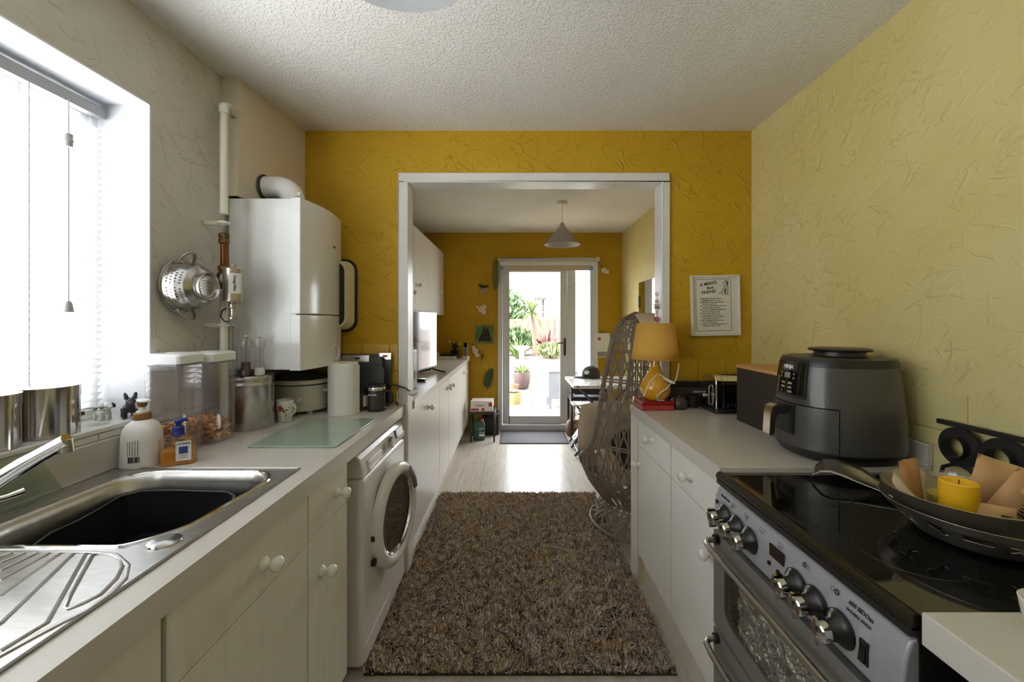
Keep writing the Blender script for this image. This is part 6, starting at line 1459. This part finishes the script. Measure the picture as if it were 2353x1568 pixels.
def spiky(name, label, loc, n, L_, w_, cols, trunk, up, seed, cat='plant', droop=.55):
    t = thing(name, label, cat, loc); rn = random.Random(seed); ms = [M('%s_leaf_%d' % (name, i), c, .5) for i, c in enumerate(cols)]
    if trunk: MB().tube([(.12, 0, 0), (.06, 0, trunk*.5), (0, 0, trunk)], [.06, .05, .045], 10).build('trunk', M(name+'_trunk', rgb(150,122,96), .9), t, smooth=True)
    for k in range(n):
        a = rn.uniform(0, 2*PI); e = rn.uniform(*up); d = (math.cos(a)*math.cos(e), math.sin(a)*math.cos(e), math.sin(e))
        v, f = leaf_mb((.02*math.cos(a), .02*math.sin(a), trunk), d, L_*rn.uniform(.75, 1.1), w_, droop*rn.uniform(.4, 1.2)); MB().add(v, f).build('blade', rn.choice(ms), t, smooth=True, fix=False)
    return t
spiky('cordyline_palm', 'cordyline palm with spiky green crown in the garden', (.42, 10.4, .30), 80, .62, .022, [rgb(130,160,84), rgb(166,186,110), rgb(104,136,70), rgb(190,196,130)], 1.33, (-.5, 1.45), 3, 'palm')
spiky('red_phormium', 'red bronze spiky phormium in front of the fence', (.92, 12.3, .38), 60, 1.0, .035, [rgb(150,92,88), rgb(180,120,110), rgb(126,72,72)], 0, (.5, 1.45), 4, 'plant', .3)
spiky('green_flax', 'green strappy plant growing beside the birdbath', (.05, 11.0, .36), 46, .75, .02, [rgb(110,146,76), rgb(150,176,100)], 0, (.7, 1.45), 6, 'plant', .4)
pt = thing('dark_planter', 'tall dark brown planter of green grass on the gravel', 'planter', (.135, 8.35, .01))
MB().lathe([(.001, 0), (.13, 0), (.16, .08), (.185, .26), (.18, .33), (.165, .33), (.16, .29), (.001, .28)], 28).build('pot', M('aubergine_pot', rgb(104,84,86), .5), pt, smooth=50)
rn = random.Random(8)
for k in range(46):
    a = rn.uniform(0, 2*PI); e = rn.uniform(.75, 1.45); v, f = leaf_mb((.06*math.cos(a), .06*math.sin(a), .28), (math.cos(a)*math.cos(e), math.sin(a)*math.cos(e), math.sin(e)), rn.uniform(.4, .62), .013, .55); MB().add(v, f).build('blade', m_grass if k else globals().setdefault('m_grass', M('grass_blade', rgb(128,164,78), .6)), pt, smooth=True, fix=False)
m_terra = M('terracotta', rgb(200,128,96), .8)
tp_ = thing('terracotta_pot', 'small terracotta pot beside the dark planter', 'pot', (-.01, 7.95, -.03)); MB().lathe([(.001, 0), (.05, 0), (.07, .14), (.078, .14), (.08, .17), (.068, .17), (.065, .14), (.001, .13)], 24).build('pot', m_terra, tp_, smooth=30)
sp_ = thing('stone_planter', 'low sandy stone planter on the patio', 'planter', (-.03, 7.0, GZ)); MB().lathe([(.001, 0), (.12, 0), (.14, .1), (.145, .2), (.125, .2), (.12, .16), (.001, .15)], 24).build('pot', M('sandstone', rgb(190,180,130), .85), sp_, smooth=30)
for k in range(10):
    a = k*.63; v, f = leaf_mb((.03*math.cos(a), .03*math.sin(a), .15), (math.cos(a)*.6, math.sin(a)*.6, .9), .16, .03, .3); MB().add(v, f).build('leaf', m_bushl if k else globals().setdefault('m_bushl', M('pot_leaf', rgb(150,176,120), .6)), sp_, smooth=True, fix=False)
bbth = thing('bird_bath', 'white stone bird bath in the garden', 'bird bath', (.16, 10.2, .25))
MB().lathe([(.001, 0), (.11, 0), (.11, .05), (.07, .08), (.055, .2), (.07, .32), (.06, .36), (.1, .4), (.2, .46), (.205, .5), (.18, .5), (.12, .46), (.001, .45)], 28).build('pedestal', m_hw, bbth, smooth=50)
wpl = thing('white_planter', 'white tapered planter at the palm foot', 'planter', (.47, 10.0, .22)); MB().lathe([(.001, 0), (.09, 0), (.15, .24), (.16, .24), (.16, .27), (.14, .27), (.001, .24)], 24).build('pot', m_hw, wpl, smooth=30)
gt = thing('garden_cabinet', 'grey weathered garden side table on the patio', 'table', (.78, 6.75, GZ))
m_gt = M('blue_grey_plastic', rgb(128,136,150), .6, noise=(6, rgb(108,116,130), .6))
MB().box(-.25, .25, -.2, .2, .60, .64).build('table_top', M('pale_table_top', rgb(208,214,226), .3), gt, bevel=.006); MB().box(-.24, .24, -.19, .19, .16, .60).build('body', m_gt, gt, bevel=.008)
for x in (-.215, .215):
    for y in (-.165, .165): MB().box(x-.025, x+.025, y-.025, y+.025, 0, .16).build('leg', m_gt, gt, bevel=.003)
cs = thing('conservatory', 'white framed conservatory wall right of the garden', 'conservatory', (1.33, 7.9, GZ))
MB().box(0, .1, -1.3, 1.6, 0, .6).build('dwarf_wall', m_hw, cs); MB().box(0, .1, -1.3, 1.6, 2.1, 2.3).build('eaves', m_upvc, cs)
for k in range(6): MB().box(0, .09, -1.3+k*.57, -1.22+k*.57, .6, 2.1).build('mullion', m_upvc, cs)
MB().box(.04, .05, -1.3, 1.6, .6, 2.1).build('pane', m_glass, cs)
cl2 = thing('washing_line_post', 'thin grey washing line post by the fence', 'post', (1.18, 13.36, .38)); MB().tube([(0, 0, 0), (0, 0, 1.5)], .015, 8).build('pole', m_grey, cl2); MB().tube([(-.5, 0, 1.5), (.5, 0, 1.5)], .012, 8).build('arm', m_grey, cl2)

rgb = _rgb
# ---------------------------------------------------------------- put each empty at the base of its thing
bpy.context.view_layer.update()
for o in [q for q in bpy.data.objects if q.type == 'EMPTY' and not q.parent and q.location.length < 1e-6]:
    pts = [c.matrix_world @ Vector(b) for c in o.children_recursive if c.type == 'MESH' for b in c.bound_box]
    if not pts: continue
    lo_ = Vector((min(p.x for p in pts), min(p.y for p in pts), min(p.z for p in pts))); hi_ = Vector((max(p.x for p in pts), max(p.y for p in pts), max(p.z for p in pts)))
    c = Vector(((lo_.x+hi_.x)/2, (lo_.y+hi_.y)/2, lo_.z))
    o.location = c
    for ch in o.children: ch.location = ch.location-c
